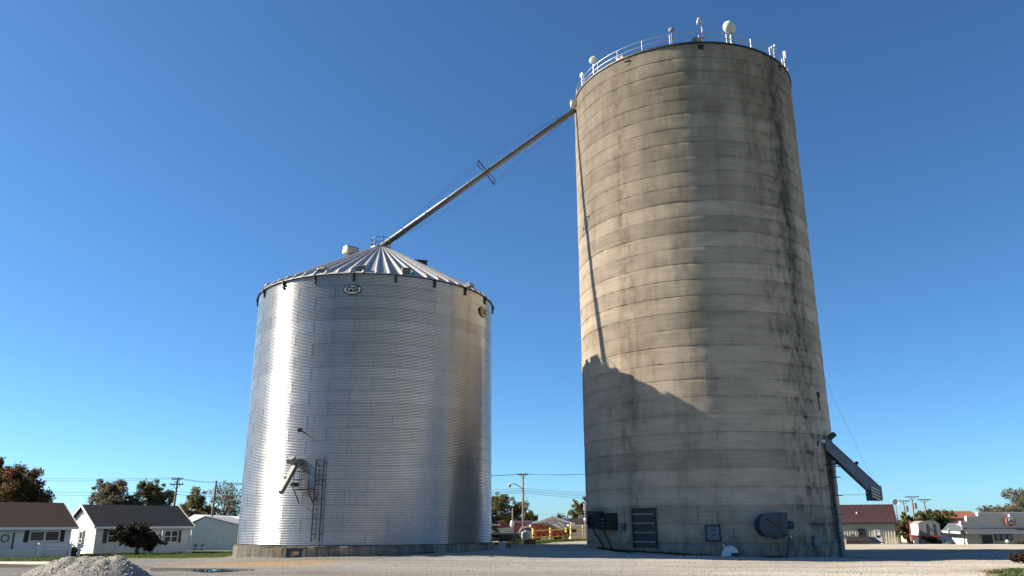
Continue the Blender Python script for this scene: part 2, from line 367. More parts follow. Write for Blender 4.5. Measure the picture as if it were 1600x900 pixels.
M['kerb'] = plain('kerb_concrete', (0.40, 0.385, 0.36), 0.9, var=0.2)
M['soil'] = plain('bare_soil', (0.13, 0.095, 0.06), 0.95, var=0.4, scale=3, bump=0.6)
M['lawnbase'] = plain('lawn_soil', (0.06, 0.085, 0.02), 0.95, var=0.35, scale=2, bump=0.5)
M['corn'] = plain('corn_kernels', (0.42, 0.27, 0.12), 0.8, var=0.3, scale=3)
def water():
    mt, t, b = newmat('puddle_water'); b.inputs['Base Color'].default_value = (0.02, 0.02, 0.02, 1)
    b.inputs['Roughness'].default_value = 0.03; b.inputs['IOR'].default_value = 1.33
    pos = N(t, 'NewGeometry').outputs['Position']; BUMP(t, NOISE(t, pos, 3.0, 3), 0.02, 0.02, b); return mt
M['water'] = water()
def leafmat(name, cols, trans=0.4):
    mt, t, b = newmat(name)
    g = N(t, 'NewGeometry'); n1 = NOISE(t, g.outputs['Position'], 0.45, 4)
    k = MA(t, 'ADD', MA(t, 'MULTIPLY', g.outputs['Random Per Island'], 0.5), MA(t, 'MULTIPLY', n1, 0.55))
    c = RAMP(t, k, [(0.15 + 0.7 * i / (len(cols) - 1), q) for i, q in enumerate(cols)])
    t.links.new(c, b.inputs['Base Color']); b.inputs['Roughness'].default_value = 0.7; b.inputs['Specular IOR Level'].default_value = 0.25
    tl = N(t, 'BsdfTranslucent'); t.links.new(c, tl.inputs[0]); mx = N(t, 'MixShader'); mx.inputs[0].default_value = trans
    t.links.new(b.outputs[0], mx.inputs[1]); t.links.new(tl.outputs[0], mx.inputs[2])
    t.links.new(mx.outputs[0], t.nodes['Material Output'].inputs[0]); return mt
M['stone'] = leafmat('loose_stone', [(0.13, 0.125, 0.115), (0.22, 0.21, 0.195), (0.32, 0.30, 0.27), (0.45, 0.43, 0.40)], 0.0)
M['leaf_red'] = leafmat('autumn_red_brown_leaves', [(0.029, 0.034, 0.017), (0.057, 0.052, 0.023), (0.115, 0.057, 0.025), (0.207, 0.092, 0.034)])
M['leaf_olive'] = leafmat('olive_leaves', [(0.023, 0.034, 0.014), (0.052, 0.069, 0.023), (0.098, 0.098, 0.034), (0.161, 0.138, 0.046)])
M['leaf_gold'] = leafmat('golden_leaves', [(0.046, 0.057, 0.021), (0.092, 0.098, 0.032), (0.149, 0.132, 0.046), (0.207, 0.149, 0.057)])
M['leaf_grey'] = leafmat('thin_grey_tan_leaves', [(0.057, 0.063, 0.046), (0.103, 0.103, 0.069), (0.161, 0.144, 0.092), (0.207, 0.172, 0.103)])
M['leaf_dark'] = leafmat('dark_purple_green_leaves', [(0.010, 0.012, 0.008), (0.018, 0.022, 0.012), (0.04, 0.022, 0.018), (0.05, 0.04, 0.016)], 0.12)
M['grass'] = leafmat('grass_blades', [(0.03, 0.06, 0.012), (0.05, 0.095, 0.018), (0.075, 0.11, 0.028), (0.13, 0.125, 0.05)])
M['weed'] = leafmat('weed_leaves', [(0.02, 0.03, 0.01), (0.04, 0.055, 0.016), (0.07, 0.07, 0.025)])
M['bark'] = plain('bark', (0.075, 0.06, 0.05), 0.9, var=0.4, stretch=(4, 4, 0.8), scale=3, bump=0.5)

# ------------------------------------------------------------------ ground
CTRL = []
for a in ((365, 872, 62), (460, 870, 55), (568, 869, 53), (680, 863, 56), (768, 857, 63), (919, 856, 62), (1000, 863, 57), (1100, 868, 55), (1200, 871, 55.5), (1322, 872, 62),
          (1340, 853, 80), (1470, 853, 80), (1600, 853, 80), (890, 881, 45), (1200, 885, 44), (1500, 890, 40), (250, 876, 54), (100, 880, 50), (834, 851, 68), (885, 845, 75)):
    CTRL.append(tuple(P(*a)))
CTRL += [(-46, 70, -0.42), (-40, 68, -0.38), (-36, 75, -0.5), (-30, 80, -0.6), (-40, 82, -0.7), (-30, 66, -0.4), (-28, 52, -0.05), (-40, 52, -0.05), (-50, 60, -0.25), (-44, 110, -1.35), (-34, 110, -1.35), (50, 112, -1.2), (58, 112, -1.25), (42, 112, -1.2), (66, 118, -1.3), (55, 122, -1.25),
         (5, 105, -0.25), (-5, 105, -0.25), (10, 30, 0.0), (-10, 30, 0.05), (-16, 33, 0.05), (25, 30, -0.1), (0, 10, 0.1), (0, -30, 0.2), (-30, 10, 0.1), (30, 10, 0.0), (-60, 60, -0.6), (70, 60, -0.4), (0, 130, -0.6), (-60, 120, -1.4), (90, 120, -1.4), (0, 200, -1.2), (-150, 150, -1.5), (150, 150, -1.5), (-150, 0, -0.5), (150, 0, -0.5)]
_C = np.array(CTRL)
def gzn(X, Y):
    X = np.asarray(X, float); Y = np.asarray(Y, float)
    d2 = (X[..., None] - _C[:, 0]) ** 2 + (Y[..., None] - _C[:, 1]) ** 2
    wt = 1.0 / (d2 + 9.0) ** 2
    return (wt * _C[:, 2]).sum(-1) / wt.sum(-1)
def gz(x, y): return float(gzn(np.array([x]), np.array([y]))[0])
def axis(lo, hi, step, far):
    a = list(np.arange(lo, hi + 1e-6, step)); s = step; x = hi
    while x < far: s *= 1.35; x += s; a.append(x)
    s = step; x = lo
    while x > -far: s *= 1.35; x -= s; a.insert(0, x)
    return np.array(a)
gx = axis(-60, 75, 1.0, 2500); gy = axis(0, 130, 1.0, 2500)
GX, GY = np.meshgrid(gx, gy); GZ = gzn(GX, GY)
near = (np.abs(GX) < 80) & (GY > -5) & (GY < 130)
GZ = GZ + np.where(near, 0.02 * np.sin(GX * 0.9 + GY * 0.35) * np.sin(GY * 0.7 - GX * 0.2) + 0.012 * np.sin(GX * 2.3 + 1.3 * GY), 0)
ni, nj = GX.shape
idx = np.arange(ni * nj).reshape(ni, nj)
quads = np.stack([idx[:-1, :-1], idx[:-1, 1:], idx[1:, 1:], idx[1:, :-1]], -1).reshape(-1, 4)
structure(link('ground', npmesh('ground', np.stack([GX, GY, GZ], -1).reshape(-1, 3), quads, M['ground'], True)))

def sheet(name, c4, nu, nv, mt, lift=0.04, jit=0.0):    # a sheet draped on the ground between four corners
    a, b, c, d = [np.array(q, float) for q in c4]
    U, V = np.meshgrid(np.linspace(0, 1, nu), np.linspace(0, 1, nv))
    pts = (a[None, None] * ((1 - U) * (1 - V))[..., None] + b * (U * (1 - V))[..., None] + c * (U * V)[..., None] + d * ((1 - U) * V)[..., None])
    if jit:
        pr = np.cumsum(rng.normal(0, 1, (2, nu)), 1); pr -= np.linspace(0, 1, nu) * (pr[:, -1:])
        pr = jit * pr / (np.abs(pr).max() + 1e-6); dr = (d - a) / np.linalg.norm(d - a)
        pts = pts + (V * pr[0][None] + (1 - V) * pr[1][None])[..., None] * dr
    z = gzn(pts[..., 0], pts[..., 1]) + lift
    edge = (np.minimum(np.minimum(U, 1 - U), np.minimum(V, 1 - V)) < 1e-9); z = z - edge * (lift + 0.02)
    I = np.arange(nu * nv).reshape(nv, nu)
    q = np.stack([I[:-1, :-1], I[:-1, 1:], I[1:, 1:], I[1:, :-1]], -1).reshape(-1, 4)
    return structure(link(name, npmesh(name, np.concatenate([pts, z[..., None]], -1).reshape(-1, 3), q, mt, True))), pts
def blades(name, label, c4, n, h, mt, lift=0.03, wd=0.03, dens=None):
    a, b, c, d = [np.array(q, float) for q in c4]
    U = rng.random(n); V = rng.random(n)
    p = a * ((1 - U) * (1 - V))[:, None] + b * (U * (1 - V))[:, None] + c * (U * V)[:, None] + d * ((1 - U) * V)[:, None]
    if dens is not None: p = p[dens(p, rng.random(n))]
    k = len(p); z = gzn(p[:, 0], p[:, 1]) + lift
    an = rng.random(k) * 2 * math.pi; hh = h * (0.5 + rng.random(k)); le = rng.normal(0, 0.35, (k, 2)) * hh[:, None]
    ww = wd * (0.6 + 0.8 * rng.random(k)); dx = np.cos(an) * ww; dy = np.sin(an) * ww
    A = np.stack([p[:, 0] - dx, p[:, 1] - dy, z], 1); B = np.stack([p[:, 0] + dx, p[:, 1] + dy, z], 1); T = np.stack([p[:, 0] + le[:, 0], p[:, 1] + le[:, 1], z + hh], 1)
    Vv = np.stack([A, B, T], 1).reshape(-1, 3)
    o = stuff(link(name, npmesh(name, Vv, np.arange(3 * k).reshape(-1, 3), mt))); tag(o, label, 'grass'); return o
# lawn before the houses, strip by the posts, corner at the right
sheet('lawn', [(-62, 49.6), (-27.2, 50.4), (-29.2, 112), (-70, 112)], 60, 60, M['lawnbase'], 0.05, 0.25)
sheet('lawn', [(-27.2, 56.5), (-21.8, 62.5), (-24, 112), (-29.2, 112)], 16, 60, M['lawnbase'], 0.05, 0.3)
blades('lawn_grass', 'short green lawn in front of the two white houses', [(-48, 49.9), (-27.4, 50.6), (-29, 84), (-60, 84)], 60000, 0.06, M['grass'], 0.05, 0.05)
blades('side_lawn_grass', 'short green lawn between the charcoal roofed house and the bin', [(-27.2, 56.9), (-22, 62.9), (-23, 100), (-29.2, 100)], 22000, 0.06, M['grass'], 0.05, 0.05)
L2 = [(17.5, 30), (45, 30), (45, 40.5), (21.5, 39.3)]
sheet('grass_corner', L2, 50, 24, M['soil'], 0.04, 0.8)
blades('corner_grass', 'rough green grass patch at the bottom right corner', [(17.9, 30), (45, 30), (45, 40.2), (21.5, 38.8)], 60000, 0.09, M['grass'], 0.04, 0.03,
       lambda p, r: r < np.clip((p[:, 0] - 18.2 - (p[:, 1] - 30) * 0.28 + 1.2 * np.sin(p[:, 1] * 2.1) + 0.8 * np.sin(p[:, 0] * 1.7)) / 3.0, 0.02, 1))
L3 = [(-2.4, 67.2), (8, 75.5), (8, 78), (-3, 71)]
sheet('verge', L3, 30, 8, M['lawnbase'], 0.04, 0.3)
blades('verge_grass', 'thin grass strip under the yellow guard rail', L3, 7000, 0.10, M['grass'], 0.04, 0.05)
# street, kerb, puddles
sheet('street', [(-60, 38.5), (-17.5, 40.5), (-18.5, 44.5), (-60, 46.5)], 50, 8, M['asphalt'], 0.02, 0.4)
sheet('kerb', [(-60, 48.0), (-24.5, 48.8), (-24.5, 49.8), (-60, 49.3)], 50, 4, M['kerb'], 0.10, 0.05)
def puddle(name, pts):
    zz = min(gz(x, y) for x, y in pts); zz = sum(gz(x, y) for x, y in pts) / len(pts) + 0.045
    n = 60; P2 = []
    k = len(pts)
    for i in range(n):
        t = i * k / n; j = int(t); f = t - j
        p0, p1, p2, p3 = [np.array(pts[(j + q) % k], float) for q in (-1, 0, 1, 2)]
        P2.append(0.5 * ((2 * p1) + (-p0 + p2) * f + (2 * p0 - 5 * p1 + 4 * p2 - p3) * f * f + (-p0 + 3 * p1 - 3 * p2 + p3) * f ** 3) + rng.normal(0, 0.05, 2))
    mb = MB(); mb.add([(q[0], q[1], zz) for q in P2], [tuple(range(n))])
    return structure(mb.build(name, M['water']))
def G(px, py):                          # sight line down to the ground
    d = ray(px, py); t = -EYE / d.z
    for _ in range(30):
        z = gz(d.x * t, d.y * t); t = (z - EYE) / d.z
    return (d.x * t, d.y * t)
sheet('dark_reflection_sheet', [tuple(G(232, 894)), tuple(G(400, 891.8)), tuple(G(400, 890)), tuple(G(232, 887.5))], 50, 8, M['darkreflection'], 0.03, 0.25)  # dark matte strip standing in for roofs reflected in the puddle
puddle('puddle', [G(300, 892.2), G(325, 891), G(362, 891.2), G(372, 892.6), G(345, 894.3), G(312, 894.2)])

# gravel pile
def pile():
    c = P(140, 897, 32.5); n = 92
    xs = np.linspace(-3.4, 3.4, n); ys = np.linspace(-2.6, 2.6, 70); X, Y = np.meshgrid(xs, ys)
    def cone(cx, cy, h, r): return h - h * np.sqrt(((X - cx) / r) ** 2 + ((Y - cy) / (r * 0.95)) ** 2 + 0.015)
    Hh = np.full(X.shape, -0.2)
    for cx, cy, h, r in ((-0.85, 0, 0.98, 1.65), (-0.35, 0.2, 1.0, 1.75), (0.25, 0.1, 0.97, 1.75), (0.75, 0.2, 0.97, 1.6), (1.05, 0.0, 1.0, 1.45), (-1.25, 0.0, 0.86, 1.6), (0.0, -0.25, 0.9, 1.7), (0.6, -0.2, 0.9, 1.6)):
        Hh = np.maximum(Hh, cone(cx, cy, h, r))
    Hh = np.minimum(Hh, 0.93 + 0.05 * np.sin(X * 2.1))
    Hh = Hh + rng.normal(0, 0.013, X.shape) + 0.02 * np.sin(X * 5 + Y * 3) * np.sin(Y * 6 - X * 2)
    I = np.arange(X.size).reshape(X.shape)
    q = np.stack([I[:-1, :-1], I[:-1, 1:], I[1:, 1:], I[1:, :-1]], -1).reshape(-1, 4)
    base = gz(c.x, c.y) - 0.05
    root = thing('gravel_pile', 'heap of grey crushed stone at the bottom left', 'gravel pile', (c.x, c.y, base))
    link('heap', npmesh('heap', np.stack([X, Y, Hh], -1).reshape(-1, 3), q, M['pile'], True), root)
    # loose stones over the slopes
    k = 9000; pi_ = rng.integers(0, X.size, k); px = X.ravel()[pi_] + rng.normal(0, .04, k); py = Y.ravel()[pi_] + rng.normal(0, .04, k); pz = Hh.ravel()[pi_]
    ok = pz > -0.12; px, py, pz = px[ok], py[ok], pz[ok]; k = len(px)
    s = 0.012 + 0.034 * rng.random(k) ** 4
    dirs = np.array([(1, 0, -.3), (-.5, .87, -.3), (-.5, -.87, -.3), (0, 0, 1)])
    V = np.stack([px, py, pz + 0.01], -1)[:, None] + dirs[None] * s[:, None, None] * (0.6 + 0.8 * rng.random((k, 4, 1)))
    Fq = (np.arange(k) * 4)[:, None, None] + np.array([(0, 1, 3), (1, 2, 3), (2, 0, 3)])[None]
    o = link('loose_stones', npmesh('loose_stones', V.reshape(-1, 3), Fq.reshape(-1, 3), M['stone']), root); stuff(o)
pile()
def scatter(name, label, cat, n, fn, smin, smax, mt, lift=0.01):
    p = fn(n); k = len(p); z = gzn(p[:, 0], p[:, 1]) + lift
    s = smin + (smax - smin) * rng.random(k) ** 3
    dirs = np.array([(1, 0, -.2), (-.5, .87, -.2), (-.5, -.87, -.2), (0, 0, .8)])
    V = np.concatenate([p, z[:, None]], 1)[:, None] + dirs[None] * s[:, None, None] * (0.6 + 0.8 * rng.random((k, 4, 1)))
    Fq = (np.arange(k) * 4)[:, None, None] + np.array([(0, 1, 3), (1, 2, 3), (2, 0, 3)])[None]
    o = stuff(link(name, npmesh(name, V.reshape(-1, 3), Fq.reshape(-1, 3), mt))); return tag(o, label, cat)
def spill(n):
    c = np.array(G(410, 881)); return c + rng.normal(0, 1, (n, 2)) * np.array([2.6, 1.5])
scatter('spilled_corn', 'thin orange spread of corn kernels left of the steel bin', 'corn', 6500, spill, 0.015, 0.03, M['corn'])
scatter('gravel_stones', 'loose pale stones strewn over the gravel yard', 'gravel', 14000, lambda n: np.stack([rng.uniform(-22, 30, n), 30 + 34 * rng.random(n) ** 1.6], 1), 0.015, 0.055, M['stone'])

# ------------------------------------------------------------------ concrete silo
def rot_out(phi): return Vector((math.sin(phi), -math.cos(phi), 0))
def phi_of(v, c): return math.atan2(v.x - c[0], c[1] - v.y)
silo = thing('concrete_silo', 'tall stained concrete grain silo with rail and antennas on its roof', 'silo', (TC[0], TC[1], 0))
SEG = 160
def make_lift(i):
    z0 = TZ + i * LIFT; V = []; Fc = []
    off = random.uniform(-0.012, 0.012); pan = [random.uniform(-0.003, 0.003) for _ in range(32)]
    g0 = random.uniform(0.006, 0.03); g1 = random.uniform(0.006, 0.03)
    prof = [(-g0, 0.0), (0.004, 0.02), (0.014, 0.10), (0.0, 0.55), (0.004, 0.9), (0.0, LIFT - 0.04), (-g1, LIFT - 0.004)]
    wav = [random.uniform(-0.022, 0.022) for _ in range(SEG)]
    for r, (dr, dz) in enumerate(prof):
        for k in range(SEG):
            t = 2 * math.pi * k / SEG; rr = TR + off + dr + pan[k // 5]
            if k % 5 == 0: rr = TR + off + dr + (0.008 if random.random() < 0.6 else -0.008)
            zz = z0 + dz + (wav[k] if r in (0, 1, 6) else 0)
            V.append((rr * math.cos(t), rr * math.sin(t), zz))
    for r in range(len(prof) - 1):
        for k in range(SEG):
            j = (k + 1) % SEG; Fc.append((r * SEG + k, r * SEG + j, r * SEG + SEG + j, r * SEG + SEG + k))
    me = bpy.data.meshes.new('concrete_lift'); me.from_pydata(V, [], Fc); me.materials.append(M['concrete']); me.shade_smooth()
    me.set_sharp_from_angle(angle=R_(28))
    return link('concrete_lift', me, silo)
for i in range(NL): make_lift(i)
mb = MB(); mb.lathe([(TR - 0.07, -1.6), (TR - 0.07, TZ + NL * LIFT - 0.02)], 96); mb.build('core_wall', M['concrete'], silo, True)
mb = MB(); mb.lathe([(TR + 0.03, -1.6), (TR + 0.03, TZ - 0.04), (TR - 0.06, TZ - 0.012)], 96); mb.build('footing', M['concrete'], silo, True)
ZT = TZ + NL * LIFT
mb = MB(); mb.lathe([(TR - 0.1, ZT - 0.02), (TR + 0.09, ZT - 0.015), (TR + 0.09, ZT + 0.11), (TR - 0.2, ZT + 0.12)], 96); mb.build('roof_rim', M['rimsteel'], silo)
mb = MB(); mb.lathe([(TR - 0.2, ZT + 0.10), (0.01, ZT + 0.55)], 64); mb.build('roof_slab', M['concrete'], silo)
# roof railing
RR = TR - 0.12; NP = 26
for r, h in (('rail', 1.0), ('rail', 0.52)):
    n = 104; mb = MB(); pts = [(RR * math.cos(2 * math.pi * k / n), RR * math.sin(2 * math.pi * k / n), ZT + 0.1 + h) for k in range(n + 1)]
    mb.tube(pts, 0.026, 6); mb.build('rail', M['galv'], silo, True)
pm = MB(); pm.cyl((0, 0, 0.08), (0, 0, 1.12), 0.03, n=8); pm.box((0, 0, 0.12), (0.14, 0.14, 0.03)); pme = pm.mesh('railing_post', M['galv'])
for k in range(NP):
    t = 2 * math.pi * (k + 0.35) / NP; link('railing_post', pme, silo, (RR * math.cos(t), RR * math.sin(t), ZT))
def rim_phi(px):                        # place on the roof edge seen in that column
    best = min((abs(project((TC[0] + RR * math.sin(a), TC[1] - RR * math.cos(a), ZT))[0] - px), a) for a in np.linspace(-1.42, 1.42, 1500))
    return best[1]
def rim_pt(px, inset=0.0):
    a = rim_phi(px); return Vector((TC[0] + (RR - inset) * math.sin(a), TC[1] - (RR - inset) * math.cos(a), ZT + 0.1)), a
def on_silo(px, py, out=0.0):
    h = hitcyl(px, py, TC[0], TC[1], TR); a = phi_of(h, TC)
    return Vector((TC[0] + (TR + out) * math.sin(a), TC[1] - (TR + out) * math.cos(a), h.z)), a
def part_frame(a): return Matrix.Translation((0, 0, 0)) @ Matrix.Rotation(a, 4, 'Z')
def silo_local(p): return Vector((p.x - TC[0], p.y - TC[1], p.z))
# small square roof vents below the rim
for px, py in ((980, 99), (1095, 74.5), (1218, 107)):
    p, a = on_silo(px, py); mb = MB(); mb.box((0, 0.0, 0), (0.42, 0.06, 0.34)); mb.box((0, -0.05, 0.19), (0.5, 0.12, 0.04))
    mb.build('vent_opening', M['darkframe'], silo, loc=silo_local(p), rz=a)
# tall louvred opening
p0, a0 = on_silo(990, 794); p1, a1 = on_silo(1028, 853); ac = (a0 + a1) / 2; wd = (a1 - a0) * TR
zb, zt = p1.z - 0.1, p0.z; hh = zt - zb
c = rot_out(ac) * (TR + 0.10); door = MB(); door.box((0, 0.06, hh / 2), (wd, 0.1, hh))
dr = door.build('louvered_door', M['darkframe'], silo, loc=(c.x, c.y, zb), rz=ac)
for sx in (-1, 1): mb = MB(); mb.box((sx * wd / 2, -0.02, hh / 2), (0.09, 0.16, hh + 0.1)); mb.build('door_frame', M['rimsteel'], dr)
mb = MB(); mb.box((0, -0.02, hh + 0.04), (wd + 0.2, 0.18, 0.09)); mb.build('lintel', M['concrete'], dr)
for k in range(4):
    mb = MB(); mb.box((0, -0.03, hh * (0.13 + 0.235 * k)), (wd - 0.1, 0.10, 0.12), rx=-0.5); mb.build('slat', M['louver'], dr)
for k in range(5):
    mb = MB(); mb.box((0, 0.0, hh * (0.03 + 0.235 * k)), (wd - 0.1, 0.04, 0.05)); mb.build('slat', M['shutterbrown'], dr)
# steel access hatch
p0, a0 = on_silo(1102, 821); p1, a1 = on_silo(1126, 845); ac = (a0 + a1) / 2; wd = (a1 - a0) * TR; hh = p0.z - p1.z
c = rot_out(ac) * (TR + 0.05); mb = MB(); mb.box((0, 0, hh / 2), (wd - 0.12, 0.06, hh - 0.12))
ht = mb.build('access_hatch', M['hatch'], silo, loc=(c.x, c.y, p1.z), rz=ac)
for q in ((0, hh, wd + 0.04, 0.09), (0, 0, wd + 0.04, 0.09), (-wd / 2, hh / 2, 0.09, hh), (wd / 2, hh / 2, 0.09, hh)):
    mb = MB(); mb.box((q[0], -0.012, q[1]), (q[2] - 0.003, 0.12, q[3] - 0.003)); mb.build('hatch_frame', M['black'], ht)
for q in (0.38, 0.72): mb = MB(); mb.box((0.05, -0.05, hh * q), (0.24, 0.05, 0.07)); mb.build('handle', M['black'], ht)
mb = MB(); mb.box((0, -0.1, -0.03), (wd + 0.1, 0.32, 0.07)); mb.build('step', M['footing'], ht)
# conduits down the wall
for px, y0, y1 in ((976, 792, 822), (1122, 800, 821), (1090, 790, 812), (1146, 825, 844), (1275, 700, 850), (1097, 830, 866)):
    p, a = on_silo(px, y0, 0.05); q, _ = on_silo(px, y1); mb = MB(); mb.cyl((0, 0, 0), (0, 0, q.z - p.z), 0.022, n=6)
    mb.box((0, 0.02, -0.1), (0.1, 0.05, 0.04)); mb.box((0, 0.02, (q.z - p.z) * 0.7), (0.1, 0.05, 0.04))
    mb.build('conduit', M['galvdull'], silo, loc=silo_local(p))
for px, py, s in ((976, 824, 0.34), (1272, 845, 0.42)):
    p, a = on_silo(px, py, 0.10); mb = MB(); mb.box((0, 0, 0), (s, 0.18, s * 1.45)); mb.box((0, -0.1, 0), (s * 0.9, 0.02, s * 1.35)); mb.box((0, -0.04, s * .76), (s * 1.1, 0.3, 0.03))
    mb.build('junction_box', M['hatch'], silo, loc=silo_local(p), rz=a)
# safety ladder on the right flank
p, al = on_silo(1297, 800); za, zb2 = 0.9, 7.8
for s in (-1, 1):
    mb = MB(); o = rot_out(al) * (TR + 0.28); mb.bar((s * 0.24, 0, za), (s * 0.24, 0, zb2), 0.07, 0.06); mb.build('ladder_rail', M['black'], silo, loc=(o.x, o.y, 0), rz=al)
for k in range(22):
    mb = MB(); mb.cyl((-0.24, 0, 0), (0.24, 0, 0), 0.025, n=6); mb.build('ladder_rung', M['black'], silo, loc=(o.x, o.y, za + 0.25 + k * 0.305), rz=al)
for k in range(5):
    z = za + 0.6 + k * 1.5; mb = MB()
    for s in (-1, 1): mb.bar((s * 0.24, 0.02, z), (s * 0.24, 0.30, z), 0.05)
    mb.build('ladder_bracket', M['black'], silo, loc=(o.x, o.y, 0), rz=al)
for k in range(3):                        # cage hoops sticking out past the outline
    z = 2.6 + k * 1.25; mb = MB(); mb.tube([(-0.3 + 0.0 * q, 0, z) if q == 0 else (0.38 * math.cos(math.pi - math.pi * q / 8), -0.75 * math.sin(math.pi * q / 8), z) for q in range(9)], 0.022, 5)
    mb.build('cage_hoop', M['black'], silo, loc=(o.x, o.y, 0), rz=al)
# dark bracket high on the right flank
p, a = on_silo(1277, 617, 0.06); mb = MB(); mb.box((0, 0, 0), (0.22, 0.2, 0.36)); mb.bar((0, -0.02, -0.15), (0.05, 0.03, -1.1), 0.06); mb.build('bracket', M['black'], silo, loc=silo_local(p), rz=a)
# steel head box where the spout leaves the roof
p, a = rim_pt(906); pb = hitcyl(899, 158, TC[0], TC[1], TR)
hb = MB(); hb.box((-0.12, 0.0, 0.0), (0.55, 0.7, 0.42)); hb.box((-0.12, 0, 0.23), (0.62, 0.8, 0.04))

# spout from silo roof to bin peak
PK = Vector((BC[0], BC[1], 24.05))
e = Vector((TC[0] - (TR + 0.12) * 0.996, TC[1] - TR * 0.085, 0)); dd = ray(894, 172); e.z = EYE + dd.z * (e.y / dd.y)
hb.build('head_box', M['antenna'], silo, loc=silo_local(Vector((e.x + 0.05, e.y, e.z + 0.62))), rz=0.08)
root = thing('grain_spout', 'long grey grain spout running from the silo roof down to the bin peak', 'spout', PK)
A = Vector((0, 0, 0.05)); B = e - PK; ax = (B - A).normalized(); Lsp = (B - A).length
mb = MB(); mb.cyl(A, B, 0.24, n=20); tb = mb.build('tube', M['spoutsteel'], root, True)
for k in range(1, 9):
    q = A + ax * (Lsp * k / 9); mb = MB(); mb.cyl(q - ax * 0.05, q + ax * 0.05, 0.26, n=20); mb.build('flange', M['spoutsteel'], root)
mb = MB(); mb.box((0, 0, -0.32), (0.55, 0.55, 0.75)); mb.build('inlet_box', M['galvdull'], root)
mid = A + ax * (Lsp * 0.525); u = Vector((0, 0, 1)) - ax * ax.z; u.normalize(); v = ax.cross(u)
for s in (1, -1):
    for q in (1, -1):
        tip = mid + (u * s * 1.15) + v * q * 0.55
        mb = MB(); mb.bar(mid + v * q * 0.28, tip, 0.07); mb.build('truss_arm', M['black'], root)
        cb = MB(); cb.cyl(A + ax * 0.8 + u * s * 0.2, tip, 0.008, n=5); cb.cyl(tip, B - ax * 0.6 + u * s * 0.2, 0.008, n=5); cb.build('stay_cable', M['wire'], root)
    mb = MB(); mb.bar(mid + u * s * 1.15 + v * 0.55, mid + u * s * 1.15 - v * 0.55, 0.07); mb.build('truss_arm', M['black'], root)

# loading chute on the right flank
p, a = on_silo(1288, 694, 0.0); tipp = P(1366, 766, p.y - 0.3); st = Vector((p.x, p.y, p.z))
root = thing('loading_chute', 'grey steel truck loading chute with striped end on the silo flank', 'chute', st)
d = tipp - st; dn = d.normalized()
mb = MB(); mb.bar(-dn * 0.3, d, 0.9, 0.66); mb.build('trough', M['chutesteel'], root)
side = dn.cross(Vector((0, 0, 1))).normalized(); up = side.cross(dn)
for s in (-1, 1): mb = MB(); mb.bar(-dn * 0.3 + up * 0.34 + side * 0.45 * s, d + up * 0.34 + side * 0.45 * s, 0.07); mb.build('edge_angle', M['chutesteel'], root)
sp = MB(); sp.box((-0.05, 0, -0.22), (0.74, 0.97, 0.98)); hd = sp.build('spout_end', M['chutesteel'], root, loc=d)
mb = MB(); mb.box((-0.14, -0.505, -0.36), (0.62, 0.02, 0.76)); pl = mb.build('hazard_plate', M['darkframe'], root, loc=d)
for k in range(4):
    mb = MB(); z = -0.56 + k * 0.2; mb.add([(-0.43, -0.522, z + 0.12), (-0.43, -0.522, z + 0.21), (0.15, -0.522, z - 0.07), (0.15, -0.522, z - 0.16)], [(3, 2, 1, 0)])
    mb.add([(-0.43, -0.518, z + 0.12), (-0.43, -0.518, z + 0.21), (0.15, -0.518, z - 0.07), (0.15, -0.518, z - 0.16)], [(0, 1, 2, 3)]); mb.build('stripe', M['cream'], pl)
mb = MB(); mb.bar((-0.15, -0.1, 0.0), (0.75, -0.1, 0.72), 0.5, 0.32); mb.build('gate_box', M['black'], root)
mid = d * 0.55
mb = MB(); mb.bar((-0.6, 0.1, mid.z + 0.35), mid + Vector((0.35, -0.1, 0.42)), 0.12, 0.10); mb.build('support_arm', M['black'], root)
mb = MB(); mb.ball((0, 0, 0), (0.13, 0.13, 0.13)); mb.build('pulley', M['black'], root, loc=mid + Vector((0.38, -0.1, 0.42)))
mb = MB(); mb.cyl((-0.3, -0.1, 0), (0.95, -0.1, 0), 0.035, n=6); mb.cyl((0.95, -0.1, 0), (0.95, -0.1, 0.7), 0.025, n=6); mb.cyl((0.5, -0.1, 0), (0.5, -0.1, 0.7), 0.025, n=6); mb.cyl((0.3, -0.1, 0.7), (0.95, -0.1, 0.7), 0.025, n=6)
mb.build('service_rail', M['galvdull'], root, loc=(0.1, 0, mid.z + 0.2))
mb = MB(); mb.cyl(d + Vector((0.1, 0, 0.3)), Vector((-0.2, 0, 7.0)), 0.007, n=5); mb.build('hoist_cable', M['wire'], root)
mb = MB(); mb.cyl(d + Vector((-0.4, 0, -0.3)), Vector((0.2, 0.3, d.z - 0.3)), 0.012, n=5); mb.build('guy_cable', M['wire'], root)
p, a = on_silo(1277, 691, 0.0)
root = thing('flood_lamp', 'small white flood lamp beside the top of the loading chute', 'lamp', p, a)
mb = MB(); mb.bar((0, 0.02, 0), (0, -0.4, 0.0), 0.06); mb.bar((0, -0.02, -0.3), (0, -0.02, 0.05), 0.08); mb.build('arm', M['black'], root)
mb = MB(); mb.lathe([(0.02, -0.12), (0.15, -0.10), (0.19, 0.05), (0.1, 0.14), (0.01, 0.16)], 12, (0, -0.42, 0.02)); mb.build('lamp_head', M['antenna'], root, True)

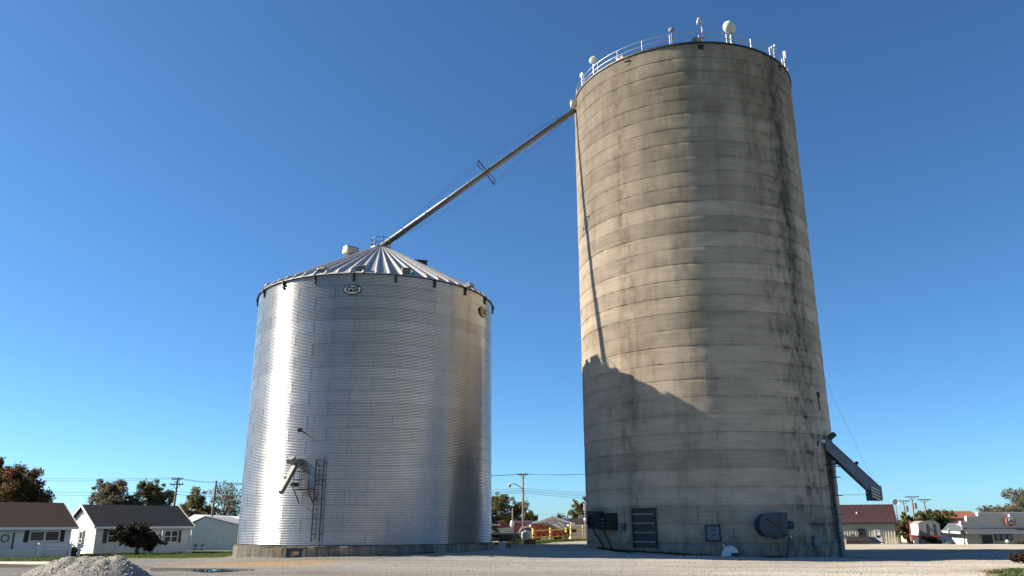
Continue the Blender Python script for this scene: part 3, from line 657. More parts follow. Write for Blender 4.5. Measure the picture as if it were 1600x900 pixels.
# ---- aeration fans
p, a = on_silo(1203, 823, 0.0)
root = thing('aeration_fan', 'blue grey centrifugal fan with drum housing right of the hatch', 'fan', p, a, 'aeration fans on the silo')
mb = MB(); n = 20; rr = 0.72
poly = [(-0.55 + rr * math.cos(R_(90 + 180 * k / n)), rr * math.sin(R_(90 + 180 * k / n)) + 0.1) for k in range(n + 1)] + [(-0.05, 0.88)]
poly = [(x, z) for x, z in poly[:-1]] + [(0.15, -0.68), (0.15, 0.88)]
mb.prism(poly, -1.05, -0.35); mb.build('scroll_housing', M['fan'], root)
mb = MB(); mb.bar((-0.75, -1.08, 0.55), (0.02, -1.08, 0.0), 0.06); mb.build('brace', M['black'], root)
mb = MB(); mb.box((0.55, -0.6, 0.25), (0.5, 0.7, 1.3)); mb.build('outlet_box', M['fan'], root)
mb = MB(); mb.box((0.24, -0.62, 0.15), (0.14, 0.76, 1.45)); mb.build('flange', M['black'], root)
mb = MB(); mb.cyl((0.85, -0.7, 0.1), (1.25, -0.7, 0.1), 0.26, n=14); mb.build('motor', M['fan'], root, True)
mb = MB(); mb.box((0.4, -0.15, -0.35), (0.9, 0.5, 0.6)); mb.build('transition_duct', M['darkframe'], root)
mb = MB(); mb.bar((0.85, -0.9, -0.55), (0.45, -0.75, -2.65), 0.08); mb.bar((0.95, -0.5, -0.5), (-0.1, -0.5, -0.72), 0.09); mb.build('support_leg', M['black'], root)
mb = MB(); mb.cyl((0.9, -0.95, -0.62), (0.9, -1.0, -0.62), 0.07, n=10); mb.build('reflector', M['antenna'], root)
p, a = on_silo(952, 816, 0.0)
root = thing('aeration_fan', 'dark boxy fan left of the tall louvred opening', 'fan', p, a, 'aeration fans on the silo')
mb = MB(); mb.box((-0.35, -0.95, 0.15), (0.95, 0.8, 1.25)); mb.build('housing', M['fan'], root)
mb = MB(); mb.lathe([(0.02, 0), (0.42, 0), (0.42, 0.08), (0.36, 0.1)], 18, M=Matrix.Translation((-0.35, -1.36, 0.1)) @ Matrix.Rotation(math.pi / 2, 4, 'X')); mb.build('inlet_ring', M['black'], root)
mb = MB(); mb.cyl((-0.95, -0.95, 0.1), (-0.82, -0.95, 0.1), 0.2, n=12); mb.build('motor_cap', M['galvdull'], root)
mb = MB(); mb.box((0.55, -0.45, 0.05), (0.95, 0.9, 1.15)); mb.build('transition_duct', M['black'], root)
for k in range(3): mb = MB(); mb.box((0.42, -0.93, 0.2 - 0.24 * k), (0.6, 0.06, 0.06)); mb.build('louver_strip', M['galvdull'], root)
mb = MB(); mb.bar((-0.5, -1.1, -0.5), (0.6, -0.55, -2.2), 0.09); mb.bar((-0.1, -0.5, -0.5), (0.6, -0.15, -2.0), 0.07); mb.build('support_leg', M['black'], root)
# white half round cover at the silo foot
p, a = on_silo(1140, 866, 0.35)
root = thing('half_round_cover', 'white half round hood on the ground below the steel hatch', 'cover', (p.x, p.y, gz(p.x, p.y) - 0.02), a)
mb = MB(); poly = [(0.55 * math.cos(math.pi * k / 18), 0.02 + 0.66 * math.sin(math.pi * k / 18)) for k in range(19)]; mb.prism(poly[::-1], -0.35, 0.35); mb.build('hood', M['white'], root)
mb = MB(); mb.box((0.28, -0.36, 0.13), (0.52, 0.06, 0.24)); mb.build('opening', M['darkframe'], root)
mb = MB(); mb.cyl((-0.35, -0.1, 0.5), (-0.42, -0.1, 0.76), 0.06, n=8); mb.build('vent_stub', M['white'], root)

# ---- antennas on the roof edge
def mast(root, h, r=0.045, mt='antenna', rungs=True):
    mb = MB(); mb.cyl((0, 0, 0), (0, 0, h), r, n=8); mb.build('mast', M[mt], root)
    if rungs:
        for k in range(3): mb = MB(); mb.cyl((0, 0, h * (0.2 + 0.25 * k)), (0, 0, h * (0.2 + 0.25 * k) + 0.09), r * 1.7, n=8); mb.build('clamp', M['galvdull'], root)
p, a = rim_pt(1144); root = thing('radome_antenna', 'big white egg shaped radome on a short post above the silo rim', 'antenna', p, a)
mast(root, 1.35, 0.08); T = Matrix.Translation((-0.15, -0.1, 1.55)) @ Matrix.Rotation(0.35, 4, 'Y') @ Matrix.Rotation(0.2, 4, 'Z')
mb = MB(); mb.ball((0, 0, 0), (0.54, 0.47, 0.50), 24, 14, T); mb.build('radome', M['antenna'], root, True)
p, a = rim_pt(928); root = thing('dish_antenna', 'round grey faced dish on a white post near the silo left rim', 'antenna', p, a + 0.5)
mast(root, 1.25, 0.045); T = Matrix.Translation((0, -0.12, 1.55)) @ Matrix.Rotation(math.pi / 2 + 0.1, 4, 'X')
mb = MB(); mb.lathe([(0.01, 0.05), (0.32, 0.0), (0.35, -0.02), (0.35, -0.12), (0.25, -0.2), (0.01, -0.2)], 24, M=T); mb.build('dish_shell', M['antenna'], root, True)
mb = MB(); mb.lathe([(0.01, 0.07), (0.30, 0.03)], 24, M=T); mb.build('dish_face', M['dishface'], root)
p, a = rim_pt(1051); root = thing('dish_antenna', 'small pale dish on a dark post left of the tall mast', 'antenna', p, a)
mast(root, 1.1, 0.05, 'galvdull'); T = Matrix.Translation((0, -0.1, 1.38)) @ Matrix.Rotation(math.pi / 2, 4, 'X')
mb = MB(); mb.lathe([(0.01, 0.06), (0.22, 0.02), (0.25, 0.0), (0.2, -0.12), (0.01, -0.16)], 20, M=T); mb.build('dish_shell', M['dishface'], root, True)
p, a = rim_pt(1099); root = thing('mast_antenna', 'tall thin white mast with a bent feed on top at silo roof centre', 'antenna', p, a)
mast(root, 2.05, 0.045); mb = MB(); mb.tube([(0, 0, 1.95), (-0.12, 0, 2.2), (-0.2, 0, 2.25), (-0.3, 0, 1.95), (-0.36, 0, 1.7)], [0.07, 0.09, 0.1, 0.09, 0.05], 8); mb.build('feed_horn', M['antenna'], root, True)
p, a = rim_pt(1211); root = thing('yagi_antenna', 'short white antenna with a tilted panel near the silo right rim', 'antenna', p, a)
mast(root, 1.15, 0.04); mb = MB(); mb.box((0.08, -0.1, 1.3), (0.34, 0.12, 0.3), ry=0.5); mb.bar((-0.35, 0, 1.15), (0.3, 0, 1.35), 0.05); mb.box((-0.36, 0, 1.1), (0.08, 0.06, 0.3)); mb.build('panel', M['antenna'], root)
p, a = rim_pt(1228); root = thing('sector_antenna', 'slim white sector antenna on a lattice mast at the silo right edge', 'antenna', p, a)
mast(root, 2.1, 0.045); mb = MB(); mb.box((0.05, -0.1, 1.75), (0.2, 0.14, 0.7)); mb.build('panel', M['antenna'], root); mb = MB(); mb.box((0.05, -0.08, 0.15), (0.26, 0.2, 0.32)); mb.build('radio_box', M['antenna'], root)
p, a = rim_pt(910); root = thing('panel_antenna', 'small twin panel antenna at the far left of the silo roof', 'antenna', p, a)
mast(root, 1.6, 0.045); mb = MB(); mb.box((-0.28, 0, 1.45), (0.12, 0.12, 0.42)); mb.bar((-0.28, 0, 1.45), (0.3, 0, 1.4), 0.05); mb.box((0.22, 0, 1.3), (0.12, 0.1, 0.22)); mb.build('panel', M['antenna'], root)
p, a = rim_pt(967, 0.3); root = thing('roof_equipment_box', 'low white equipment box behind the silo railing', 'equipment box', p, a)
mb = MB(); mb.box((0, 0, 0.2), (0.65, 0.4, 0.4)); mb.build('cabinet', M['antenna'], root); mb = MB(); mb.box((0, 0, 0.42), (0.75, 0.5, 0.04)); mb.build('lid', M['galvdull'], root)
p, a = rim_pt(1090, 0.5); root = thing('roof_hatch_cowl', 'grey rounded cowl on the silo roof behind the tall mast', 'roof cowl', p, a)
mb = MB(); poly = [(0.5 * math.cos(math.pi * k / 12), 0.75 * math.sin(math.pi * k / 12)) for k in range(13)]; mb.prism([(x, z) for x, z in poly[::-1]], -0.3, 0.5); mb.build('cowl', M['galvdull'], root)
mb = MB(); mb.box((-0.6, -0.1, 0.12), (0.18, 0.3, 0.3)); mb.build('bracket', M['antenna'], root)

# ------------------------------------------------------------------ steel bin
binr = thing('grain_bin', 'round corrugated galvanised grain bin with ribbed cone roof', 'grain bin', (BC[0], BC[1], 0))
NR, NS = 22, 20; RH = (BE - BZ) / NR; DA = 2 * math.pi / NS
def sheet_mesh(name, nrow):
    V = []; Fq = []; nc = 8; g = 0.008 / BR; A0, A1 = -DA / 2 + g, DA / 2 - g
    zs = [0.005 + (RH - 0.010) * r / nrow for r in range(nrow + 1)]
    for z in zs:
        for c in range(nc + 1):
            t = A0 + (A1 - A0) * c / nc; rr = BR + 0.0094 * math.sin(2 * math.pi * z / (RH / 8)) + 0.010 * c / nc - 0.005
            V.append((rr * math.sin(t), -rr * math.cos(t), z))
    n1 = nc + 1
    for r in range(nrow):
        for c in range(nc): Fq.append((r * n1 + c, r * n1 + c + 1, r * n1 + n1 + c + 1, r * n1 + n1 + c))
    return npmesh(name, V, Fq, M['sheet'], True)
sme = sheet_mesh('wall_sheet', 96)
view_phi = math.atan2(-BC[0], BC[1])     # direction towards the viewer's side
back = MB(); bv, bf = np.array([v.co[:] for v in sme.vertices]), np.array([p.vertices[:] for p in sme.polygons]); BV = []; BF = []; kk = 0
for r in range(NR):
    ringv = random.uniform(0.96, 1.03) if r < 12 else random.uniform(0.82, 1.02)
    for s in range(NS):
        a = s * DA + (DA / 2 if r % 2 else 0); dlt = (a - view_phi + math.pi) % (2 * math.pi) - math.pi
        if abs(dlt) < R_(100):
            o = link('wall_sheet', sme, binr, (0, 0, BZ + r * RH), a); v = ringv * random.uniform(0.95, 1.03); o.color = (v, v, v * random.uniform(0.98, 1.02), 1)
        else:
            ca, sa = math.cos(a), math.sin(a); W = bv @ np.array([[ca, sa, 0], [-sa, ca, 0], [0, 0, 1]]) + np.array([0, 0, BZ + r * RH])
            BV.append(W); BF.append(bf + kk); kk += len(W)
stuff(link('rear_wall_sheets', npmesh('rear_wall_sheets', np.concatenate(BV), np.concatenate(BF), M['sheet'], True), binr))
mb = MB(); mb.lathe([(BR - 0.04, BZ - 0.2), (BR - 0.04, BE)], 96); mb.build('light_block_liner', M['black'], binr, True)  # added dark cylinder behind the sheets, blocks light through the seam gaps
FR = BR + 0.22
def foundation():
    V = []; Fc = []; n = 140; prof = [(FR + 0.02, -1.8), (FR, 0.45), (FR - 0.01, BZ - 0.1), (FR - 0.06, BZ - 0.03), (BR - 0.3, BZ - 0.015)]
    for r, (rr, z) in enumerate(prof):
        for k in range(n):
            t = 2 * math.pi * k / n; j = random.uniform(-0.07, 0.015) if r in (2, 3) else random.uniform(-0.008, 0.008); V.append(((rr + j) * math.cos(t), (rr + j) * math.sin(t), z + (j * 0.7 if r in (2, 3) else 0)))
    for r in range(len(prof) - 1):
        for k in range(n): j = (k + 1) % n; Fc.append((r * n + k, r * n + j, r * n + n + j, r * n + n + k))
    me = bpy.data.meshes.new('foundation'); me.from_pydata(V, [], Fc); me.materials.append(M['footing']); return link('foundation', me, binr)
fnd = foundation()
def on_bin(px, py, out=0.0, R=None):
    h = hitcyl(px, py, BC[0], BC[1], R or BR); a = phi_of(h, BC); r = (R or BR) + out
    return Vector((BC[0] + r * math.sin(a), BC[1] - r * math.cos(a), h.z)), a
def bin_local(p): return Vector((p.x - BC[0], p.y - BC[1], p.z))
p, a = on_bin(461, 864, 0.0, FR)
mb = MB(); mb.box((0, 0.05, 0), (1.35, 0.14, 0.58)); ob = mb.build('tunnel_opening', M['darkframe'], binr, loc=bin_local(p), rz=a)
for q in ((0, 0.33, 1.5, 0.1), (-0.7, 0, 0.12, 0.6), (0.7, 0, 0.12, 0.6)): mb = MB(); mb.box((q[0], 0.0, q[1]), (q[2], 0.16, q[3])); mb.build('opening_frame', M['footing'], ob)
mb = MB(); mb.box((0.1, -0.03, -0.02), (0.42, 0.05, 0.22)); mb.build('grate', M['rust'], ob)
p, a = on_bin(432, 862, 0.0, FR); mb = MB()
mb.prism([(-0.5, 0.22), (-0.2, 0.28), (0.25, 0.2), (0.5, 0.24), (0.42, -0.05), (0.5, -0.3), (0.1, -0.22), (-0.15, 0.0), (-0.4, 0.02)], -0.012, 0.1); mb.build('spalled_patch', M['soil'], binr, loc=bin_local(p), rz=a)
# roof: 72 ribbed panels
NPN = 64; DR = 2 * math.pi / NPN; RO, RI = BR + 0.14, 0.72; SL = math.tan(R_(30)); zR = lambda r: BE + 0.02 + (RO - r) * SL
def roof_panel():
    V = []; Fq = []; g = 0.002
    for r in (RO, RO - 0.03, (RO + RI) / 2, RI):
        for s in (-1, 0, 1):
            t = s * (DR / 2) * 0.995; V.append((r * math.sin(t), -r * math.cos(t), zR(r) - (0.04 if r == RO else 0)))
    for k in range(3):
        for c in range(2): Fq.append((k * 3 + c, k * 3 + c + 1, k * 3 + c + 4, k * 3 + c + 3))
    return npmesh('roof_panel', V, Fq, M['roofsheet'])
def rib_mesh():
    V = []; Fq = []
    for r, w0, h0 in ((RO - 0.02, 0.10, 0.03), (RO - 0.35, 0.15, 0.21), (RI, 0.026, 0.05)):
        for x, h in ((-w0, -0.02), (-w0 * 0.4, h0), (w0 * 0.4, h0), (w0, -0.02)): V.append((x, -r, zR(r) + h))
    for k in range(2):
        for c in range(3): Fq.append((k * 4 + c, k * 4 + c + 1, k * 4 + c + 5, k * 4 + c + 4))
    Fq.append((0, 1, 2, 3)); return npmesh('rib', V, Fq, M['roofsheet'])
rpm, rbm = roof_panel(), rib_mesh()
for k in range(NPN):
    o = link('roof_panel', rpm, binr, None, k * DR); link('rib', rbm, o, None, DR / 2)
mb = MB(); mb.lathe([(RI + 0.12, zR(RI) + 0.0), (RI + 0.12, zR(RI) + 0.10), (0.3, zR(RI) + 0.2), (0.02, zR(RI) + 0.2)], 28); mb.build('peak_collar', M['galvdull'], binr)
mb = MB(); mb.lathe([(BR + 0.02, BE - 0.06), (BR + 0.1, BE - 0.06), (BR + 0.1, BE + 0.05), (BR + 0.02, BE + 0.05)], 96); mb.build('eave_ring', M['black'], binr)
bk = MB(); bk.box((0, -BR - 0.06, -0.28), (0.15, 0.10, 0.62)); bk.box((0, -BR - 0.12, -0.1), (0.06, 0.10, 0.35)); bkm = bk.mesh('eave_bracket', M['rimsteel'])
for s in range(NS): link('eave_bracket', bkm, binr, (0, 0, BE), s * DA + R_(-1.0))
vm = MB(); T = Matrix.Translation((0, 0, 0.2)) @ Matrix.Rotation(math.pi / 2, 4, 'Y')
vm.lathe([(0.02, -0.32), (0.18, -0.32), (0.2, -0.26), (0.2, 0.26), (0.18, 0.32), (0.02, 0.32)], 16, M=T); vm.box((0, 0.05, 0.03), (0.5, 0.35, 0.3)); vmm = vm.mesh('roof_vent', M['spoutsteel'])
for dg in (-60, -17, 1.5, 22, 60, 100, 140, 180, 220, 260):
    a = R_(dg) ; r = BR - 0.35; o = link('roof_vent', vmm, binr, (r * math.sin(a), -r * math.cos(a), zR(r) + 0.02), a); o.rotation_euler = (0, 0, a)
# peak platform rail
NQ = 8; rp = 0.82; zp = zR(RI) + 0.05
qm = MB(); qm.cyl((0, 0, -0.15), (0, 0, 0.8), 0.025, n=6); qme = qm.mesh('platform_post', M['black'])
for k in range(NQ):
    t = 2 * math.pi * (k + 0.5) / NQ; link('platform_post', qme, binr, (rp * math.cos(t), rp * math.sin(t), zp))
for h in (0.8, 0.42):
    mb = MB(); mb.tube([(rp * math.cos(2 * math.pi * (k + 0.5) / NQ), rp * math.sin(2 * math.pi * (k + 0.5) / NQ), zp + h) for k in range(NQ + 1)], 0.024, 5); mb.build('platform_rail', M['black'], binr)
# roof exhauster box left of the peak, hatch box on the far right slope
def roof_at(phi, r): return Vector((BC[0] + r * math.sin(phi), BC[1] - r * math.cos(phi), zR(r)))
p = roof_at(R_(-68), 2.35); root = thing('roof_exhauster', 'pale boxy exhaust hood on the bin roof left of the peak', 'vent', p, R_(-52))
mb = MB(); mb.box((0, 0, 0.0), (0.7, 0.6, 0.7)); mb.build('curb', M['black'], root)
mb = MB(); mb.prism([(-0.62, 0.45), (-0.42, 0.25), (0.45, 0.25), (0.5, 0.72), (0.3, 0.98), (-0.35, 0.98)], -0.75, 0.5); mb.build('hood', M['exhaust'], root); root.scale = (0.85, 0.85, 0.85)
mb = MB(); mb.box((0, -0.76, 0.5), (0.62, 0.05, 0.42)); mb.build('outlet_flap', M['galvdull'], root)
p = roof_at(R_(104), 3.2); root = thing('roof_hatch', 'dark hatch box on the far right slope of the bin roof', 'hatch', p, R_(104))
mb = MB(); mb.prism([(-0.7, -0.3), (0.7, -0.3), (0.6, 0.4), (-0.6, 0.5)], -0.6, 0.6); mb.build('box', M['black'], root); mb = MB(); mb.box((0, 0, 0.5), (1.3, 1.3, 0.05), ry=0.08); mb.build('lid', M['galvdull'], root)
# oval maker's badges
FONT = None
def text_mesh(txt, size, mt, depth=0.006, bold=0.0, xs=1.0):
    cu = bpy.data.curves.new('lettering', 'FONT'); cu.body = txt; cu.size = size; cu.align_x = 'CENTER'; cu.align_y = 'CENTER'; cu.extrude = depth; cu.offset = bold; cu.resolution_u = 3
    o = bpy.data.objects.new('lettering_tmp', cu); COL.objects.link(o); bpy.context.view_layer.update()
    me = bpy.data.meshes.new_from_object(o.evaluated_get(bpy.context.evaluated_depsgraph_get())); bpy.data.objects.remove(o)
    me.transform(Matrix.Rotation(math.pi / 2, 4, 'X') @ Matrix.Scale(xs, 4, (1, 0, 0))); me.materials.clear(); me.materials.append(mt); return me
def badge(px, py, w_, h_, face, txtcol):
    p, a = on_bin(px, py, 0.05); n = 40; mb = MB()
    mb.prism([(w_ / 2 * math.cos(2 * math.pi * k / n), h_ / 2 * math.sin(2 * math.pi * k / n)) for k in range(n)], -0.03, 0.05)
    o = mb.build('maker_badge', M['darkframe'], binr, loc=bin_local(p), rz=a)
    mb = MB(); mb.prism([((w_ / 2 - 0.07) * math.cos(2 * math.pi * k / n), (h_ / 2 - 0.065) * math.sin(2 * math.pi * k / n)) for k in range(n)], -0.045, -0.02); mb.build('badge_face', M[face], o)
    me = text_mesh('GSI', h_ * 0.74, M[txtcol], 0.008, 0.022, 1.12); link('lettering', me, o, (0, -0.055, 0))
badge(551, 453, 1.28, 0.72, 'cream', 'darkframe')
badge(754, 488, 1.25, 0.78, 'yellowlogo', 'darkframe')
# ladder, platform and unloading chute on the near side
p, a = on_bin(498, 790, 0.22); lz0, lz1 = 0.95, 6.15
for s in (-1, 1): mb = MB(); mb.bar((s * 0.27, 0, lz0 - 0.0), (s * 0.27, 0, lz1), 0.055); mb.build('ladder_rail', M['black'], binr, loc=(p.x - BC[0], p.y - BC[1], 0), rz=a)
for k in range(17): mb = MB(); mb.cyl((-0.27, 0, 0), (0.27, 0, 0), 0.02, n=6); mb.build('ladder_rung', M['black'], binr, loc=(p.x - BC[0], p.y - BC[1], lz0 + 0.2 + 0.305 * k), rz=a)
for k in range(5):
    mb = MB()
    for s in (-1, 1): mb.bar((s * 0.27, 0.02, lz0 + 0.5 + 1.1 * k), (s * 0.27, 0.22, lz0 + 0.5 + 1.1 * k), 0.05)
    mb.build('ladder_bracket', M['black'], binr, loc=(p.x - BC[0], p.y - BC[1], 0), rz=a)
p, a = on_bin(480, 765, 0.0); pl = bin_local(p)
mb = MB(); mb.box((0, -0.45, 0), (1.15, 0.8, 0.06)); pf = mb.build('work_platform', M['black'], binr, loc=pl, rz=a)
for x, y in ((-0.55, -0.83), (0.0, -0.83), (0.55, -0.83), (-0.55, -0.1)): mb = MB(); mb.cyl((x, y, 0), (x, y, 1.15), 0.024, n=6); mb.build('platform_post', M['black'], pf)
for z in (0.6, 1.13): mb = MB(); mb.tube([(-0.55, -0.1, z), (-0.55, -0.83, z), (0.55, -0.83, z)], 0.022, 5); mb.build('platform_rail', M['black'], pf)
for x in (-0.5, 0.5): mb = MB(); mb.bar((x, -0.8, -0.03), (x, -0.05, -0.85), 0.05); mb.build('knee_brace', M['black'], pf)
mb = MB(); mb.box((-0.5, -0.75, 0.28), (0.42, 0.3, 0.24)); mb.build('motor', M['black'], pf)
p, a = on_bin(469, 723, 0.0)
root = thing('unloading_chute', 'short grey unloading chute jutting from the bin wall beside the ladder', 'chute', p, a)
mb = MB(); mb.box((0, -0.3, 0), (0.55, 0.75, 0.42)); mb.build('discharge_box', M['spoutsteel'], root)
mb = MB(); mb.bar((0.0, -0.35, 0.0), (-0.10, -1.75, -1.95), 0.30, 0.28); mb.build('trough', M['spoutsteel'], root)
mb = MB(); mb.bar((-0.02, -0.72, 0.22), (-0.04, -1.1, -0.02), 0.46, 0.36); mb.build('hood', M['galvdull'], root)
mb = MB(); mb.bar((-0.05, -1.2, -1.0), (-0.45, -1.35, -0.95), 0.05); mb.build('handle', M['black'], root)
p, a = on_bin(479, 677, 0.0)
root = thing('wall_lamp', 'small dark lamp arm sticking out of the bin wall above the chute', 'lamp', p, a)
mb = MB(); mb.bar((0, 0.02, -0.05), (0, -0.75, 0.12), 0.06); mb.build('arm', M['black'], root); mb = MB(); mb.box((0, -0.82, 0.14), (0.22, 0.22, 0.24), rx=0.5); mb.build('lamp_head', M['black'], root)

# ------------------------------------------------------------------ houses on the left
def siding(mb, x0, x1, z0, z1, y=0.0, step=0.2, top=None):
    """lapped boards on a wall facing -y; top(x) limits a gable"""
    z = z0
    while z < z1 - 0.01:
        h = min(step, z1 - z)
        if top is None: a, b = x0, x1
        else:
            a, b = top(z + h * 0.5)
            if b - a < 0.1: break
        mb.add([(a, y - 0.075, z), (b, y - 0.075, z), (b, y - 0.005, z + h), (a, y - 0.005, z + h), (a, y, z), (b, y, z)], [(0, 1, 2, 3), (4, 5, 1, 0)]); z += h
def window_unit(parent, x, z, w_, h_, loc, rz, sash=2, shut=0.32, sm='shutter', fm='white', muntin=True):
    T = Matrix.Translation(loc) @ Matrix.Rotation(rz, 4, 'Z') @ Matrix.Translation((x, -0.06, z))
    mb = MB(); mb.box((0, 0, 0), (w_, 0.06, h_)); pane = mb.build('window', M['glass'], parent); pane.matrix_local = T
    for q in ((0, h_ / 2, w_ + 0.16, 0.09), (0, -h_ / 2, w_ + 0.2, 0.1), (-w_ / 2, 0, 0.09, h_), (w_ / 2, 0, 0.09, h_)):
        mb = MB(); mb.box((q[0], -0.03, q[1]), (q[2], 0.1, q[3])); mb.build('frame', M[fm], pane)
    for k in range(1, sash): mb = MB(); mb.box((-w_ / 2 + w_ * k / sash, -0.028, 0), (0.12, 0.09, h_)); mb.build('mullion', M[fm], pane)
    if muntin: mb = MB(); mb.box((0, -0.027, 0), (w_, 0.07, 0.06)); mb.build('muntin', M[fm], pane)
    if shut:
        for s in (-1, 1):
            sh = MB(); X = s * (w_ / 2 + shut / 2 + 0.09); sh.box((X, 0.0, 0), (shut, 0.05, h_ + 0.15))
            for k in range(7): sh.box((X, -0.035, -h_ / 2 + h_ * (k + 0.5) / 7), (shut - 0.1, 0.03, h_ / 7 * 0.55), rx=0.5)
            sh.build('shutter', M[sm], pane)
    return pane
def gable_house(name, label, cat, loc, rz, W_, D_, eave, ridge, wall, roof, over=0.45, trim='white', board=0.22, hipx=0.0):
    """long side faces -y, ridge along x; hipx>0 pulls the ridge ends in"""
    root = thing(name, label, cat, loc, rz); w = W_ / 2
    mb = MB(); siding(mb, -w, w, -0.4, eave, -D_ / 2, board); mb.box((0, 0, eave / 2 - 0.2), (W_ - 0.02, D_ - 0.02, eave + 0.4)); mb.build('wall', M[wall], root)
    for s in (-1, 1):
        T = Matrix.Rotation(math.pi / 2 * s, 4, 'Z'); mb = MB(); d = D_ / 2; b2 = MB()
        siding(b2, -d, d, -0.4, eave, -w, board)
        if not hipx: siding(b2, -d, d, eave, ridge, -w, min(board, 0.22), lambda z: (-(d) * (1 - (z - eave) / (ridge - eave)), d * (1 - (z - eave) / (ridge - eave)))); b2.prism([(-d, eave - 0.02), (d, eave - 0.02), (0, ridge - 0.02)], -w + 0.01, -w + 0.2)
        mb.add(b2.v, b2.f, T); mb.build('gable_wall', M[wall], root)
    d = D_ / 2 + over; sl = (ridge - eave) / (D_ / 2); ze = eave - over * sl; X = w + over * 0.75
    for s in (-1, 1):
        xr = X - hipx; th = 0.14
        vs = [(-X, s * d, ze), (X, s * d, ze), (xr, 0, ridge), (-xr, 0, ridge)]; vs += [(a, b, c + th) for a, b, c in vs]
        f = [(0, 1, 2, 3), (7, 6, 5, 4), (0, 4, 5, 1), (1, 5, 6, 2), (2, 6, 7, 3), (3, 7, 4, 0)]
        mb = MB(); mb.add(vs, f); mb.build('roof', M[roof], root)
        mb = MB(); mb.box((0, s * (d + 0.03), ze + 0.02), (2 * X, 0.06, 0.2)); mb.build('fascia', M[trim], root)
        if hipx:
            vs = [(s * X, -d, ze), (s * X, d, ze), (s * xr, 0, ridge)]; vs += [(a, b, c + th) for a, b, c in vs]
            mb = MB(); mb.add(vs, [(0, 1, 2), (5, 4, 3), (0, 3, 4, 1), (1, 4, 5, 2), (2, 5, 3, 0)]); mb.build('roof', M[roof], root)
        else:
            for q in (-1, 1): mb = MB(); mb.bar((s * (X + 0.03), q * d, ze + 0.05), (s * (X + 0.03), 0, ridge + 0.05), 0.06, 0.22); mb.build('rake_board', M[trim], root)
    return root, ze
# second house: gable end to the left in full sun; both houses stand askew to the yard
RZ = R_(45); DIRX = Vector((math.cos(RZ), math.sin(RZ), 0)); DIRY = Vector((-math.sin(RZ), math.cos(RZ), 0))
def along(c, px):                       # length along the facade from corner c to the column px
    return min((abs(project(c + DIRX * L_)[0] - px), L_) for L_ in np.linspace(2, 30, 1500))[1]
B2 = -0.62; c2 = P(148, 850, 76); c2.z = 1.0; e2 = P(148, 824, 76).z - B2; W2 = along(c2, 294); D2 = 8.0
o2 = c2 + DIRX * W2 / 2 + DIRY * D2 / 2
h2, ze2 = gable_house('white_house', 'white sided house with charcoal roof and sunlit gable end', 'house', (o2.x, o2.y, B2), RZ, W2, D2, e2 + 0.15, P(107, 789, 78.8).z - B2 - 0.1, 'white', 'tealroof')
fy = -D2 / 2
window_unit(h2, -W2 / 2 + 1.75, 1.75, 1.45, 1.15, (0, fy, 0), 0)
window_unit(h2, W2 / 2 - 1.75, 1.62, 1.3, 1.05, (0, fy, 0), 0, shut=0.26)
window_unit(h2, 0.4, 1.45, 0.75, 1.35, (-W2 / 2, 0, 0), -math.pi / 2, 1, 0.36)
mb = MB(); mb.box((-W2 / 2 - 0.06, 0.1, e2 + 1.35), (0.06, 0.45, 0.5)); mb.build('gable_vent', M['galvdull'], h2)
for y_ in (fy - 0.04, ): mb = MB(); mb.box((-W2 / 2 - 0.02, y_, e2 / 2), (0.14, 0.14, e2)); mb.build('corner_board', M['white'], h2)
mb = MB(); mb.box((W2 / 2 - 2.4, fy - 0.9, -0.06), (4.3, 1.8, 0.35)); porch = mb.build('porch_floor', M['kerb'], h2)
for x in (W2 / 2 - 4.4, W2 / 2 - 3.2, W2 / 2 - 0.4):
    mb = MB(); mb.box((x, fy - 1.6, 1.15), (0.11, 0.11, 2.1)); mb.build('porch_post', M['white'], h2)
for z in (0.35, 1.0): mb = MB(); mb.box((W2 / 2 - 2.4, fy - 1.6, z), (4.0, 0.07, 0.07)); mb.build('porch_rail', M['white'], h2)
for k in range(22): mb = MB(); mb.box((W2 / 2 - 4.3 + k * 0.18, fy - 1.6, 0.67), (0.05, 0.05, 0.62)); mb.build('baluster', M['white'], h2)
mb = MB(); mb.box((W2 / 2 - 3.75, fy - 0.05, 1.05), (0.95, 0.07, 2.05)); dr = mb.build('door', M['offwhite'], h2); mb = MB(); mb.ball((W2 / 2 - 3.4, fy - 0.12, 1.0), 0.05); mb.build('door_knob', M['galv'], dr)
mb = MB(); mb.prism([(-0.5, -0.25), (0.5, -0.25), (0.5, 0.2), (-0.5, 0.2)], 0, 0.8, Matrix.Translation((W2 / 2 - 1.0, fy - 2.5, 0.05))); mb.build('porch_step', M['kerb'], h2)
